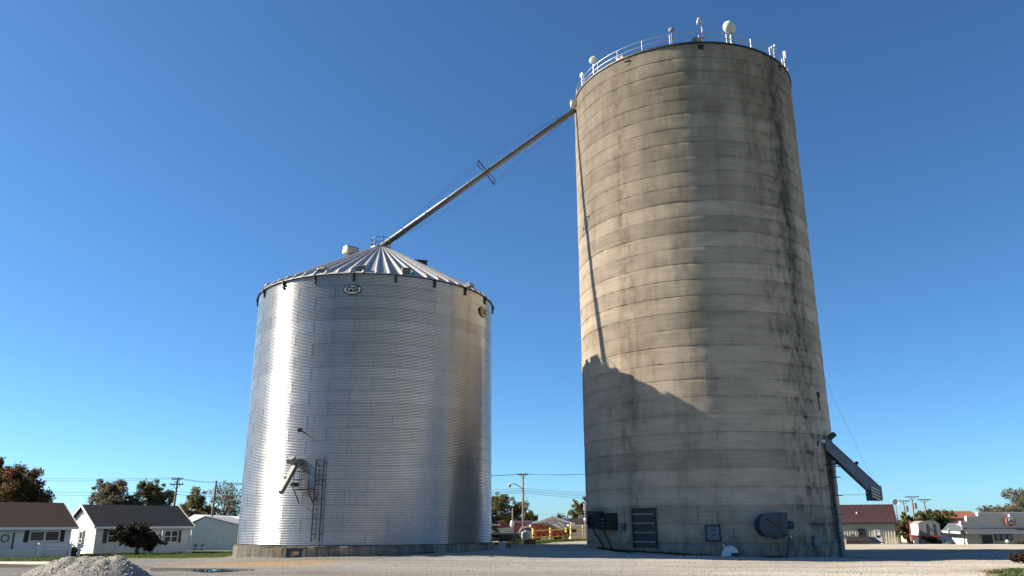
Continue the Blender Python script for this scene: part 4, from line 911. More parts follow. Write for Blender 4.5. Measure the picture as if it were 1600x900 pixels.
# first house: brown gable roof
B1 = -0.5; c1 = P(108, 850, 69); c1.z = 1.0; W1 = 16.0; D1 = 8.5; o1 = c1 - DIRX * W1 / 2 + DIRY * D1 / 2
h1, ze1 = gable_house('white_house', 'white house with dark brown roof at the left edge', 'house', (o1.x, o1.y, B1), RZ, W1, D1, P(108, 824, 69).z - B1 + 0.12, P(72, 787.5, 72.5).z - B1 - 0.05, 'white', 'brownroof', over=0.5)
fy = -D1 / 2; rgt = W1 / 2
window_unit(h1, rgt - 1.95, 1.72, 2.15, 0.75, (0, fy, 0), 0, 2, 0.32, 'shutterbrown', muntin=False)
window_unit(h1, rgt - 7.9, 1.6, 1.9, 1.55, (0, fy, 0), 0, 1, 0.5, 'shutterbrown', muntin=False)
mb = MB(); mb.box((rgt - 4.75, fy - 0.06, 1.15), (0.95, 0.08, 2.1)); dr = mb.build('door', M['offwhite'], h1); mb = MB(); mb.lathe([(0.24, -0.03), (0.30, 0.0), (0.24, 0.03)], 14, M=Matrix.Translation((rgt - 4.75, fy - 0.13, 1.6)) @ Matrix.Rotation(math.pi / 2, 4, 'X')); mb.build('wreath', M['weed'], dr)
mb = MB(); mb.box((rgt - 4.15, fy - 0.05, 1.3), (0.12, 0.08, 1.5)); mb.build('sidelight', M['glass'], h1)
mb = MB(); mb.box((rgt - 5.55, fy - 0.14, 1.95), (0.18, 0.2, 0.36)); mb.prism([(-0.13, 0), (0.13, 0), (0, 0.14)], -0.1, 0.1, Matrix.Translation((rgt - 5.55, fy - 0.14, 2.13))); mb.build('porch_lamp', M['black'], h1)
link('house_number', text_mesh('118', 0.3, M['shutter'], 0.01), h1, (rgt - 5.85, fy - 0.08, 1.5))
mb = MB(); mb.box((rgt - 5.75, fy - 0.14, 0.98), (0.55, 0.2, 0.24)); mb.build('letter_box', M['black'], h1)
mb = MB(); mb.box((rgt - 5.0, fy - 1.1, 0.1), (3.4, 2.0, 0.75)); mb.build('porch_base', M['kerb'], h1)
# white vinyl porch panel wall with caps and picket rail
mb = MB(); mb.box((rgt - 4.6, fy - 2.15, 0.45), (3.4, 0.08, 0.75)); mb.build('porch_panel', M['offwhite'], h1)
for x in (rgt - 2.85, rgt - 0.55, rgt + 0.15): mb = MB(); mb.box((x, fy - 2.15, 0.5), (0.2, 0.2, 1.15)); mb.lathe([(0.2, 0), (0.2, 0.05), (0.01, 0.18)], 4, (x, fy - 2.15, 1.08)); mb.build('porch_post', M['white'], h1)
for z in (0.72, 1.0): mb = MB(); mb.box((rgt - 1.7, fy - 2.15, z), (2.2, 0.06, 0.07)); mb.build('porch_rail', M['white'], h1)
for k in range(16): mb = MB(); mb.box((rgt - 2.7 + k * 0.135, fy - 2.15, 0.86), (0.05, 0.05, 0.3)); mb.build('baluster', M['white'], h1)
mb = MB(); mb.box((rgt - 1.7, fy - 2.12, 0.3), (2.2, 0.05, 0.75)); mb.build('porch_panel', M['offwhite'], h1)
mb = MB(); mb.bar((rgt - 0.45, fy - 2.2, 1.05), (rgt + 0.1, fy - 2.9, 0.6), 0.08); mb.build('stair_rail', M['white'], h1)
# grey roof peeping over the ridge of the first house
q = P(14, 790, 100); hb, _ = gable_house('back_house', 'low grey roofed house showing behind the brown roof', 'house', (q.x - 2, 104, -1.2), 0.1, 8.5, 7, 2.6, P(20, 781.5, 104).z + 1.2, 'white', 'greyroof')
for k in range(3): mb = MB(); mb.cyl((2.6 - k * 1.3, -0.6, q.z + 1.2), (2.6 - k * 1.3, -0.6, q.z + 1.9), 0.09, n=8); mb.build('roof_pipe', M['black'], hb)
# flower pots
def mums(px, py, Y, s, label):
    p = P(px, py, Y); root = thing('flower_pot', label, 'flower pot', (p.x, p.y, gz(p.x, p.y)), 0, 'mums in pots')
    h = p.z - gz(p.x, p.y)
    mb = MB(); mb.lathe([(0.01, 0), (0.2, 0), (0.28, h * 0.62), (0.3, h * 0.62), (0.24, h * 0.58), (0.01, h * 0.58)], 14); mb.build('pot', M['pot'], root)
    n = 900; d = rng.normal(0, 1, (n, 3)); d /= np.linalg.norm(d, axis=1)[:, None]; d[:, 2] = np.abs(d[:, 2]) * 0.9 - 0.1
    c = d * s * (0.8 + 0.25 * rng.random((n, 1))) + np.array([0, 0, h * 0.68]); a = rng.normal(0, 1, (n, 3)); a /= np.linalg.norm(a, axis=1)[:, None]; b = np.cross(a, d); k = 0.045
    V = np.stack([c + a * k, c + b * k, c - a * k, c - b * k], 1).reshape(-1, 3); link('blooms', npmesh('blooms', V, np.arange(4 * n).reshape(-1, 4), M['mum']), root)
    mb = MB(); mb.ball((0, 0, h * 0.66), (s * 0.85, s * 0.85, s * 0.72), 12, 8); mb.build('foliage', M['weed'], root)
mums(87, 855, 70.5, 0.40, 'rust coloured mums in a pot before the brown roofed house')
mums(116, 856, 72.5, 0.36, 'rust coloured mums in a pot below the sunlit gable end')

# ribbed metal shed with a long pale roofed wing behind
def shed():
    Y = 110; z0 = -1.4; xl = P(291, 840, Y).x; xr = P(373, 840, Y).x; pk = P(322, 808, Y); el = P(291, 822, Y).z; er = P(369, 821, Y).z
    root = thing('metal_shed', 'white ribbed metal shed with pale roof beside the steel bin', 'shed', ((xl + xr) / 2, Y, z0)); o = (xl + xr) / 2
    a, b, c = xl - o, xr - o, pk.x - o; top = lambda x: (el + (pk.z - el) * (x - a) / (c - a) if x < c else pk.z + (er - pk.z) * (x - c) / (b - c)) - z0
    mb = MB(); n = 24; pts = []
    for k in range(n):
        x0 = a + (b - a) * k / n; q = (b - a) / n
        pts += [(x0, 0.0), (x0 + q * 0.34, 0.0), (x0 + q * 0.5, -0.14), (x0 + q * 0.84, -0.14)]
    pts.append((b, 0.0))
    for (x0, y0), (x1, y1) in zip(pts[:-1], pts[1:]): mb.add([(x0, y0, -0.3), (x1, y1, -0.3), (x1, y1, top(x1)), (x0, y0, top(x0))], [(0, 1, 2, 3)])
    mb.prism([(a, -0.3), (b, -0.3), (b, top(b)), (c, top(c)), (a, top(a))], 0.02, 9); mb.build('ribbed_wall', M['ribwall'], root)
    for (x0, x1) in ((a - 0.3, c), (c, b + 0.3)):
        z0_, z1_ = (top(a) - 0.08, top(c)) if x1 == c else (top(c), top(b) - 0.08)
        mb = MB(); mb.add([(x0, -0.3, z0_ + 0.06), (x1, -0.3, z1_ + 0.06), (x1, 9, z1_ + 0.06), (x0, 9, z0_ + 0.06), (x0, -0.3, z0_ + 0.16), (x1, -0.3, z1_ + 0.16), (x1, 9, z1_ + 0.16), (x0, 9, z0_ + 0.16)], [(0, 3, 2, 1), (4, 5, 6, 7), (0, 1, 5, 4), (1, 2, 6, 5), (3, 0, 4, 7), (2, 3, 7, 6)]); mb.build('roof', M['greyroof'], root)
    mb = MB(); mb.box((b + 0.05, -0.1, top(b) / 2), (0.35, 0.2, top(b))); mb.build('corner_trim', M['rimsteel'], root)
    l, r = P(272, 805, 122), P(372, 811, 118)
    mb = MB(); mb.add([(a - 3.5, 2.5, top(a) - 0.5), (b + 2, 2.5, top(a) - 0.9), (b + 2, 11, r.z - z0 + 0.1), (a - 3.5, 11, l.z - z0 + 0.1), (a - 3.5, 20, top(a) - 0.5), (b + 2, 20, top(a) - 0.9)], [(0, 1, 2, 3), (3, 2, 5, 4)]); mb.build('roof', M['whiteroof'], root)
    mb = MB(); mb.box(((a + b) / 2 - 0.75, 11.3, 0.5), (b - a + 5.2, 17, 2.2)); mb.build('rear_wall', M['ribwall'], root)
    for x, z in ((-2.1, 0.9), (-1.2, 0.9), (-2.2, 0.3), (-1.3, 0.3)):
        mb = MB(); mb.cyl((x, -0.1, z), (x, -0.32, z), 0.13, n=10); mb.box((x + 0.1, -0.2, z + 0.16), (0.3, 0.2, 0.08)); mb.build('meter', M['galvdull'], root)
shed()

# ------------------------------------------------------------------ trees
def tree(name, label, px, py_top, py_base, wpx, Y, leaf, nleaf, lsize, seed, group=None, cat='tree', bare=0.0, base_z=None, low=0.25, lobes=9, trunk=0.22):
    rg = np.random.default_rng(seed); top = P(px, py_top, Y); x = top.x
    bz = gz(x, Y) if base_z is None else base_z; H = top.z - bz; Wd = wpx * Y / F / 2 * 1.15
    root = thing(name, label, cat, (x, Y, bz), 0, group)
    cz = H * (low + (1 - low) / 2); ch = H * (1 - low) / 2
    # crown as a cloud of clumps
    lob = []
    for k in range(lobes):
        t = rg.random() * 2 * math.pi; r = math.sqrt(rg.random()) * 0.62; zz = rg.uniform(-0.6, 0.62)
        lob.append((np.array([r * math.cos(t) * Wd, r * math.sin(t) * Wd, cz + zz * ch]), np.array([Wd, Wd, ch]) * rg.uniform(0.30, 0.52)))
    lob.append((np.array([0.05 * Wd, 0, H - ch * 0.36]), np.array([Wd * .4, Wd * .4, ch * .36])))
    for s in (-1, 1): lob.append((np.array([s * Wd * 0.66, 0.0, cz + rg.uniform(-0.35, 0.2) * ch]), np.array([Wd * .34, Wd * .4, ch * .32])))
    tw = MB(); seg = [(0, 0, -0.3)]; bend = rg.normal(0, 0.04, 2) * H
    for k in range(1, 6): f = k / 5; seg.append((bend[0] * f * f, bend[1] * f * f, H * 0.72 * f))
    tw.tube(seg, [trunk * (1.15 - 0.92 * k / 5) * (1.35 if k == 0 else 1) for k in range(6)], 8)
    clump = []
    for (c, r) in lob:
        f = np.clip((c[2] - H * 0.12) / (H * 0.72), 0.15, 0.8) * 0.75; st = Vector((bend[0] * f * f, bend[1] * f * f, H * 0.72 * f)); en = Vector(c)
        md = (st + en) / 2 + Vector(rg.normal(0, 0.06, 3) * H) * 0.6; tw.tube([st, md, en], [trunk * 0.42, trunk * 0.26, trunk * 0.1], 5)
        for q in range(7 if bare else 4):
            d = rg.normal(0, 1, 3); d /= np.linalg.norm(d); e2_ = Vector(c + d * r * 0.95); tw.tube([en + (md - en) * rg.random() * 0.6, (en + e2_) / 2 + Vector(rg.normal(0, 0.03, 3)) * H * 0.3, e2_], [trunk * 0.13, trunk * 0.09, trunk * 0.03], 4)
        for q in range(22):
            d = rg.normal(0, 1, 3); d /= np.linalg.norm(d); clump.append((c + d * r * (0.35 + 0.75 * rg.random()), r.mean() * rg.uniform(0.14, 0.36)))
    tw.build('trunk', M['bark'], root, True)
    cc = np.array([q[0] for q in clump]); cr = np.array([q[1] for q in clump]); wt = cr ** 2 / (cr ** 2).sum()
    nleaf = int(nleaf * 2.6); idx_ = rg.choice(len(clump), nleaf, p=wt); d = rg.normal(0, 1, (nleaf, 3)); d /= np.linalg.norm(d, axis=1)[:, None]
    pos = cc[idx_] + d * (cr[idx_] * rg.random(nleaf) ** 0.45)[:, None]
    stray = rg.random(nleaf) < 0.16; pos = pos + stray[:, None] * rg.normal(0, 1, (nleaf, 3)) * np.array([Wd, Wd, ch]) * 0.045
    pos = pos[pos[:, 2] > H * low * 0.6]; k = len(pos)
    a = rg.normal(0, 1, (k, 3)); a /= np.linalg.norm(a, axis=1)[:, None]; b = np.cross(a, rg.normal(0, 1, (k, 3))); b /= np.linalg.norm(b, axis=1)[:, None]
    s = 0.8 * lsize * (0.6 + 0.8 * rg.random((k, 1)))
    V = np.stack([pos - a * s, pos + b * s * 0.55, pos + a * s, pos - b * s * 0.55], 1).reshape(-1, 3)
    link('crown', npmesh('crown', V, np.arange(4 * k).reshape(-1, 4), M[leaf]), root); return root
BG = 'trees behind the houses'
tree('autumn_tree', 'large red brown tree behind the brown roofed house at the left edge', 30, 722, 800, 104, 98, 'leaf_red', 9000, 0.17, 3, low=0.2, lobes=12, trunk=0.3)
tree('autumn_tree', 'tall russet tree cut by the left frame edge', -12, 708, 800, 66, 102, 'leaf_red', 6000, 0.17, 4, low=0.2)
tree('autumn_tree', 'thin grey green tree left of the pair behind the charcoal roof', 186, 748, 800, 78, 112, 'leaf_grey', 6500, 0.16, 5, low=0.3, bare=0.3)
tree('autumn_tree', 'full olive tree right of the pair behind the charcoal roof', 227, 747, 800, 80, 114, 'leaf_olive', 12000, 0.16, 6, low=0.15, lobes=12)
tree('evergreen_shrub', 'dark rounded bush just above the charcoal ridge', 176, 776, 800, 38, 104, 'leaf_dark', 3500, 0.14, 7, low=0.1, cat='shrub')
tree('autumn_tree', 'olive brown tree between the two utility poles', 305, 763, 806, 74, 126, 'leaf_gold', 7000, 0.16, 8, low=0.1, bare=0.4)
tree('autumn_tree', 'half bare tree beside the steel bin left wall', 354, 753, 806, 56, 128, 'leaf_grey', 2000, 0.15, 9, low=0.15, bare=1.0, lobes=12)
tree('ornamental_tree', 'small dark purple round tree in front of the charcoal roofed house', 219, 817, 868, 66, 72, 'leaf_dark', 9000, 0.10, 10, low=0.12, lobes=12, trunk=0.16)
tree('autumn_tree', 'golden olive tree right of the steel bin behind the street lamp', 786, 770, 812, 62, 135, 'leaf_gold', 7000, 0.16, 12, low=0.15, lobes=11)
tree('autumn_tree', 'dark low tree right of the street lamp pole', 826, 797, 814, 30, 140, 'leaf_olive', 2600, 0.15, 13, low=0.1)
tree('autumn_tree', 'small brown tree above the white gable', 873, 802, 812, 22, 150, 'leaf_grey', 1500, 0.14, 14, low=0.1)
tree('autumn_tree', 'brown tree peeking out left of the concrete silo', 913, 775, 815, 40, 125, 'leaf_gold', 4000, 0.16, 15, low=0.1)
tree('autumn_tree', 'olive tree behind the red truck', 1450, 797, 850, 62, 140, 'leaf_olive', 6500, 0.17, 16, low=0.1, lobes=11)
tree('autumn_tree', 'yellow green tree between maroon roofed building and red truck', 1414, 800, 850, 36, 132, 'leaf_gold', 4200, 0.16, 17, low=0.1, trunk=0.34)
tree('autumn_tree', 'big grey olive tree behind the stepped parapet at the right edge', 1586, 762, 800, 92, 150, 'leaf_grey', 9000, 0.19, 18, low=0.15, bare=0.6, lobes=13)
tree('evergreen_shrub', 'dark shrub at the right frame edge in the silo shadow', 1622, 866, 890, 70, 46, 'leaf_dark', 5000, 0.07, 19, low=0.0, cat='shrub', trunk=0.08)

# ------------------------------------------------------------------ utility poles and wires
def util_pole(label, px, top, Y, lean=0.0, arms=((0.25, 2.4),), r=0.15, tf=False, lamp=False, basez=None):
    p = P(px, top, Y); bz = gz(p.x, Y) if basez is None else basez; H = p.z - bz
    root = thing('utility_pole', label, 'utility pole', (p.x - lean * H, Y, bz), 0, 'utility poles')
    mb = MB(); mb.tube([(0, 0, -0.3), (lean * H / 2, 0, H / 2), (lean * H, 0, H)], [r * 1.2, r, r * 0.8], 8); mb.build('shaft', M['pole'], root, True)
    for dz, wd in arms:
        mb = MB(); mb.box((lean * H, -r, H - dz), (wd, 0.11, 0.13)); ar = mb.build('crossarm', M['pole'], root)
        for x in (-0.45, -0.2, 0.2, 0.45): mb = MB(); mb.lathe([(0.05, 0), (0.07, 0.08), (0.05, 0.16), (0.01, 0.18)], 8, (lean * H + wd * x, -r, H - dz + 0.065)); mb.build('insulator', M['dishface'], ar)
        mb = MB(); mb.bar((lean * H - wd * 0.28, -r, H - dz - 0.05), (lean * H, -r, H - dz - 0.6), 0.05); mb.bar((lean * H + wd * 0.28, -r, H - dz - 0.05), (lean * H, -r, H - dz - 0.6), 0.05); mb.build('arm_brace', M['pole'], root)
    if tf: mb = MB(); mb.cyl((lean * H * 0.8 + 0.4, -0.1, H * 0.72), (lean * H * 0.8 + 0.4, -0.1, H * 0.72 + 0.95), 0.28, n=12); mb.lathe([(0.28, 0), (0.2, 0.1), (0.01, 0.12)], 12, (lean * H * 0.8 + 0.4, -0.1, H * 0.72 + 0.95)); mb.build('transformer', M['galvdull'], root)
    if lamp:
        zl = P(px, 765, Y).z - bz; e_ = P(797, 757, Y)
        mb = MB(); mb.tube([(0, -0.1, zl), (-0.5, -0.15, zl + 0.45), (-1.1, -0.2, e_.z - bz + 0.12), (e_.x - p.x, -0.2, e_.z - bz + 0.05)], 0.05, 6); arm = mb.build('lamp_arm', M['galvdull'], root, True)
        mb = MB(); mb.lathe([(0.01, 0.12), (0.16, 0.08), (0.2, -0.1), (0.12, -0.28), (0.01, -0.3)], 12, (e_.x - p.x - 0.05, -0.2, e_.z - bz - 0.05)); mb.build('lamp_head', M['galvdull'], root, True)
    return root
util_pole('wooden double crossarm pole behind the charcoal roof', 278, 746, 100, 0.02, ((0.2, 1.35), (0.85, 1.6)))
util_pole('plain leaning wooden pole near the half bare tree', 338, 751, 112, 0.02, (), r=0.17)
util_pole('utility pole with street lamp arm between bin and silo', 817, 740, 100, 0.0, ((0.12, 1.3),), lamp=True, r=0.13)
util_pole('short plain grey post by the maroon building', 801, 794, 112, 0, (), r=0.12)
util_pole('leftmost of three crossarm poles behind the maroon roof', 1411, 782, 150, 0.0, ((0.1, 2.3),), tf=True, r=0.13)
util_pole('middle and tallest of three crossarm poles behind the red truck', 1424, 775.5, 146, 0.015, ((0.1, 2.6),), tf=True, r=0.15)
util_pole('rightmost of three crossarm poles rising over the grain trailer', 1443, 780, 140, -0.03, ((0.1, 2.3),), r=0.16)
util_pole('small distant pole above the flat maroon building', 840, 803, 170, 0, (), r=0.12)
def wire(label, pts, sag=0.25, r=0.016):
    ps = [P(*q) for q in pts]; out = []
    for a, b in zip(ps[:-1], ps[1:]):
        for k in range(12): f = k / 12; q = a.lerp(b, f); q.z -= sag * 4 * f * (1 - f); out.append(q)
    out.append(ps[-1]); c = out[0].copy(); mb = MB(); mb.tube([q - c for q in out], r, 4); o = mb.build('power_line', M['wire'], loc=c); tag(o, label, 'power line', 'overhead power lines')
wire('uppermost power line from the left tree past the first pole', [(-60, 743, 100), (275, 746.5, 100), (337, 752, 112), (420, 756, 120)])
wire('second power line high over the charcoal roof', [(-60, 745, 100.3), (281, 747.5, 100), (420, 753, 118)], 0.4)
wire('upper line of the low pair over the charcoal roof', [(-60, 765, 96), (278, 768, 100), (420, 770, 118)], 0.2)
wire('lower line of the low pair over the charcoal roof', [(-60, 769, 96), (278, 773, 100), (420, 776, 118)], 0.2)
wire('topmost line over the street lamp between bin and silo', [(640, 737.5, 92), (813, 740.5, 100), (1000, 734, 104)], 0.3)
wire('second topmost line over the street lamp between bin and silo', [(640, 736.5, 92), (821, 740.5, 100), (1000, 733, 104)], 0.35)
wire('first of the four middle lines crossing the lamp pole', [(640, 763, 92), (817, 763, 100), (1000, 770, 104)], 0.2)
wire('second of the four middle lines crossing the lamp pole', [(640, 767, 92), (817, 766, 100), (1000, 773, 104)], 0.2)
wire('third of the four middle lines crossing the lamp pole', [(640, 769, 92), (817, 768, 100), (1000, 776, 104)], 0.2)
wire('fourth and lowest of the four middle lines crossing the lamp pole', [(640, 772, 92), (817, 770, 100), (1000, 779, 104)], 0.25)
wire('slanting service line running down right from the lamp pole', [(818, 765, 100), (836, 800, 112), (850, 812, 120)], 0.2, 0.012)
wire('low line from the far pole toward the silo', [(840, 804, 170), (960, 792, 130)], 0.3, 0.014)

# ------------------------------------------------------------------ between bin and silo
def wall_box(mb, a, b): mb.bb(a, b)
# low maroon building
def maroon_building():
    Y = 116; l, r = P(740, 830, Y), P(832, 830, Y); zt = P(800, 818, Y).z; b = -0.5
    root = thing('maroon_building', 'long low maroon metal building behind the lamp pole', 'building', ((l.x + r.x) / 2, Y, b)); w = r.x - l.x
    mb = MB(); n = 46
    for k in range(n):
        x0 = -w / 2 + w * k / n; mb.box((x0 + w / n / 2, -0.02 if k % 2 else 0.02, (zt - b) / 2 - 0.2), (w / n, 0.1, zt - b + 0.4))
    mb.box((0, 4, (zt - b) / 2), (w, 7.8, zt - b)); mb.build('wall', M['maroonwall'], root)
    tl = P(770, 806, Y + 4).z - b
    mb = MB(); mb.prism([(-w / 2 - 0.4, zt - b - 0.1), (-w / 2 - 0.4, tl), (-w / 2 + 2.6, tl), (-0.8, zt - b + 0.08), (-0.8, zt - b - 0.1)], -0.5, 8.2); mb.build('roof', M['brownroof'], root)
    mb = MB(); mb.bb((-w / 2 - 0.4, -0.62, zt - b - 0.05), (-1.6, -0.5, zt - b + 0.3)); mb.build('fascia', M['greyroof'], root)
maroon_building()
def flat_building():
    Y = 124; l, r = P(804, 816, Y), P(880, 816, Y); root = thing('flat_roof_building', 'low building with pale flat roof left of the white gable', 'building', ((l.x + r.x) / 2, Y, -0.7)); w = r.x - l.x; zt = P(830, 813.5, Y).z + 0.7; zb = P(830, 818.5, Y).z + 0.7
    mb = MB(); mb.bb((-w / 2, 0, -0.3), (w / 2, 8, zb)); mb.build('wall', M['maroonwall'], root)
    mb = MB(); mb.bb((-w / 2 - 0.3, -0.4, zb + 0.004), (w / 2 + 0.3, 8.3, zb + 0.22)); mb.build('fascia', M['galvdull'], root)
    mb = MB(); mb.bb((-w / 2 - 0.3, -0.4, zb + 0.224), (w / 2 + 0.3, 8.3, zt)); mb.build('roof', M['greyroof'], root)
flat_building()
def gable_building():
    Y = 106; b = -0.4; pk = P(864, 808.5, Y); el = P(829, 821, Y); er = P(898, 820.5, Y); root = thing('gable_building', 'white gable fronted building with brown roof and lean-to', 'building', (pk.x, Y, b)); o = pk.x
    p = [(el.x - o, el.z - b), (er.x - o, er.z - b), (0, pk.z - b)]
    mb = MB(); mb.prism([(p[0][0], -0.3), (p[1][0], -0.3), (p[1][0], p[1][1]), (0, p[2][1]), (p[0][0], p[0][1])], 0, 12)
    mb.build('wall', M['offwhite'], root)
    g2 = MB(); g2.prism([(-1.1, 1.7), (2.6, 1.7), (2.6, 1.9), (0.9, p[2][1] - 0.45), (0.5, p[2][1] - 0.45)], -0.06, -0.004); g2.build('gable_panel', M['white'], root)
    for (x0, z0), (x1, z1) in ((p[0], p[2]), (p[2], p[1])):
        mb = MB(); q = 0.16; d = 0.25 if x1 > 0 else -0.25
        vs = [(x0, -0.5, z0), (x1, -0.5, z1), (x1, 12, z1), (x0, 12, z0)]; vs = vs + [(a, y, z + q) for a, y, z in vs]
        mb.add(vs, [(0, 3, 2, 1), (4, 5, 6, 7), (0, 1, 5, 4), (1, 2, 6, 5), (2, 3, 7, 6), (3, 0, 4, 7)]); mb.build('roof', M['greyroof'] if x1 <= 0.01 else M['brownroof'], root)
        mb = MB(); mb.bar((x0, -0.55, z0 + 0.06), (x1, -0.55, z1 + 0.06), 0.08, 0.26); mb.build('rake_board', M['white'], root)
    # brown roofed wing to the right with a pale lean-to below
    r0, r1 = P(868, 811, Y + 5), P(925, 813, Y + 5); e0, e1 = P(880, 820, Y + 1), P(925, 820, Y + 1)
    mb = MB(); vs = [(e0.x - o, 0.6, e0.z - b), (e1.x - o, 0.6, e1.z - b), (r1.x - o, 5, r1.z - b), (r0.x - o + 0.6, 5, r0.z - b)]; vs = vs + [(a, y, z + 0.15) for a, y, z in vs]; mb.add(vs, [(0, 3, 2, 1), (4, 5, 6, 7), (0, 1, 5, 4), (1, 2, 6, 5), (2, 3, 7, 6), (3, 0, 4, 7)]); mb.build('roof', M['brownroof'], root)
    l0, l1 = P(891, 822, Y - 4), P(925, 822, Y - 4); zt = l0.z - b
    mb = MB(); mb.bb((l0.x - o, -4, -0.4), (l1.x - o, 0.5, zt)); mb.build('lean_to_wall', M['tan'], root)
    mb = MB(); mb.bb((l0.x - o - 0.2, -4.3, zt + 0.003), (l1.x - o, 0.45, zt + 0.18)); mb.build('lean_to_roof', M['white'], root)
    mb = MB(); mb.bb((l0.x - o + 0.2, -4.06, zt - 0.75), (l0.x - o + 0.75, -4.0, zt - 0.3)); mb.build('window', M['glass'], root)
    for k in range(3): mb = MB(); mb.bb((l0.x - o + 1.0 + k * 0.55, -4.05, zt - 0.45), (l0.x - o + 1.35 + k * 0.55, -4.003, zt - 0.1)); mb.build('vent', M['offwhite'], root)
    for x, h in ((886.5, 804.5), (854, 809)): q = P(x, h, Y + 4); mb = MB(); mb.cyl((q.x - o, 4, q.z - b - 0.9), (q.x - o, 4, q.z - b), 0.1, n=8); mb.build('flue', M['galvdull'], root)
gable_building()
q = P(908, 808, 112); root = thing('roof_sign', 'small white sign board above the brown roof beside the silo', 'sign', (q.x, 112, gz(q.x, 112)))
hgt = q.z - gz(q.x, 112); mb = MB(); mb.box((0, 0, hgt), (0.65, 0.1, 0.5)); mb.build('board', M['white'], root); mb = MB(); mb.cyl((0, 0.08, -0.2), (0, 0.08, hgt), 0.06, n=8); mb.build('post', M['galvdull'], root)
q = P(913.5, 791, 96); root = thing('pole_lamp', 'white globe yard lamp on a pole tight beside the silo edge', 'lamp', (q.x, 96, gz(q.x, 96)))
h_ = q.z - gz(q.x, 96); mb = MB(); mb.cyl((0, 0, -0.2), (0, 0, h_), 0.07, n=8); mb.build('post', M['galvdull'], root); mb = MB(); mb.box((0, -0.1, h_ - 0.1), (0.22, 0.3, 0.8)); mb.build('lamp_head', M['white'], root); mb = MB(); mb.ball((0.02, -0.12, h_ - 1.5), 0.2); mb.build('globe', M['white'], root, True)

# yellow guard posts and rails
def guard_post(px, py, Y, h, label, r=0.10):
    p = P(px, py, Y); b = gz(p.x, p.y); root = thing('guard_post', label, 'bollard', (p.x, p.y, b), 0, 'yellow guard posts')
    mb = MB(); mb.cyl((0, 0, -0.2), (0, 0, h), r, n=12); mb.lathe([(r, 0), (r * 0.8, 0.07), (0.01, 0.1)], 12, (0, 0, h)); mb.build('post', M['yellow'], root, True)
    mb = MB(); mb.cyl((0, 0, h * 0.55), (0, 0, h * 0.55 + 0.09), r + 0.006, n=12); mb.build('band', M['black'], root); return Vector((p.x, p.y, b))
g1 = guard_post(833.5, 851, 71, 1.15, 'thick yellow steel post nearest the white tank')
g2 = guard_post(860.5, 848, 73, 1.1, 'thick yellow steel post in the middle of the guard rail')
g3 = guard_post(885, 845.5, 76, 1.05, 'thick yellow steel post right of the red machinery')
g4 = guard_post(911, 845, 78, 1.3, 'thin yellow post nearest the concrete silo', 0.05)
g5 = guard_post(892.5, 845, 80, 1.5, 'slim yellow fence post before the tan lean-to', 0.05)
def guard_rail(a, b, hs, label):
    root = thing('guard_rail', label, 'guard rail', a, 0, 'yellow guard rails')
    for h in hs: mb = MB(); mb.cyl((0, 0, h), (b.x - a.x, b.y - a.y, b.z - a.z + h), 0.045, n=8); mb.build('rail', M['yellow'], root)
guard_rail(Vector((P(808, 851, 66).x, 66, gz(1, 66))), g1, (0.42,), 'yellow pipe rail left of the first guard post')
guard_rail(g1, g2, (0.45, 1.0), 'yellow pipe rails between first and second guard post')
guard_rail(g2, g3, (0.4, 0.98), 'yellow pipe rails before the red machinery')
guard_rail(g3, g4, (0.5, 1.05), 'thin yellow pipe rails ending at the silo')
# A shaped timber stand
p = P(803.5, 853, 66); b = gz(p.x, 66); root = thing('timber_trestle', 'A shaped pale timber trestle at the end of the guard rail', 'trestle', (p.x, 66, b))
for a, c in (((-0.28, 0, 0), (0.08, 0, 1.12)), ((0.16, 0, 0), (0.08, 0, 1.14)), ((-0.24, 0.5, 0), (0.08, 0.5, 1.12)), ((0.2, 0.5, 0), (0.08, 0.5, 1.14))): mb = MB(); mb.bar(a, c, 0.09); mb.build('leg', M['wood'], root)
mb = MB(); mb.bar((0.08, -0.05, 1.12), (0.08, 0.55, 1.12), 0.09); mb.build('top_beam', M['yellow'], root)
# leaning boards
def board(px, py, Y, w_, h_, mt, label, lines):
    p = P(px, py, Y); root = thing('leaning_board', label, 'sign board', (p.x, Y, gz(p.x, Y)), 0.15); T = Matrix.Rotation(-0.25, 4, 'X') @ Matrix.Rotation(0.12, 4, 'Y')
    mb = MB(); mb.box((0, 0, h_ / 2), (w_, 0.04, h_), M=T); mb.build('panel', M[mt], root)
    for k in range(lines): mb = MB(); mb.box((0, -0.026, h_ * (0.2 + 0.2 * k)), (w_ * 0.85, 0.012, 0.035), M=T); mb.build('text_line', M['rust'], root)
    mb = MB(); mb.bar((0, 0.03, h_ * 0.8), (0, h_ * 0.55, 0.02), 0.05); mb.build('prop', M['wood'], root)
board(784, 856, 62.5, 0.48, 0.5, 'white', 'small white sign board with lines leaning by the bin foundation', 4)
board(794, 856, 63.5, 0.42, 0.38, 'brick', 'small brown board leaning beside the white sign board', 0)
# white tank with blue lid on a brick plinth
p = P(821.5, 851, 70); b = gz(p.x, 70); root = thing('plastic_tank', 'white plastic tank with blue lid on a brown plinth', 'tank', (p.x, 70, b))
mb = MB(); mb.box((0.3, 0, 0.17), (1.05, 0.9, 0.42)); mb.build('plinth', M['brick'], root)
mb = MB(); mb.lathe([(0.01, 0.40), (0.42, 0.40), (0.45, 0.5), (0.45, 0.88), (0.38, 1.0), (0.2, 1.04)], 20, (0.1, 0, 0)); mb.build('barrel', M['white'], root, True)
mb = MB(); mb.lathe([(0.22, 1.02), (0.22, 1.14), (0.01, 1.16)], 16, (0.1, 0, 0)); mb.build('lid', M['blue'], root)
mb = MB(); mb.cyl((-0.38, -0.3, -0.1), (-0.38, -0.3, 0.55), 0.05, n=8); mb.build('drain_pipe', M['white'], root)
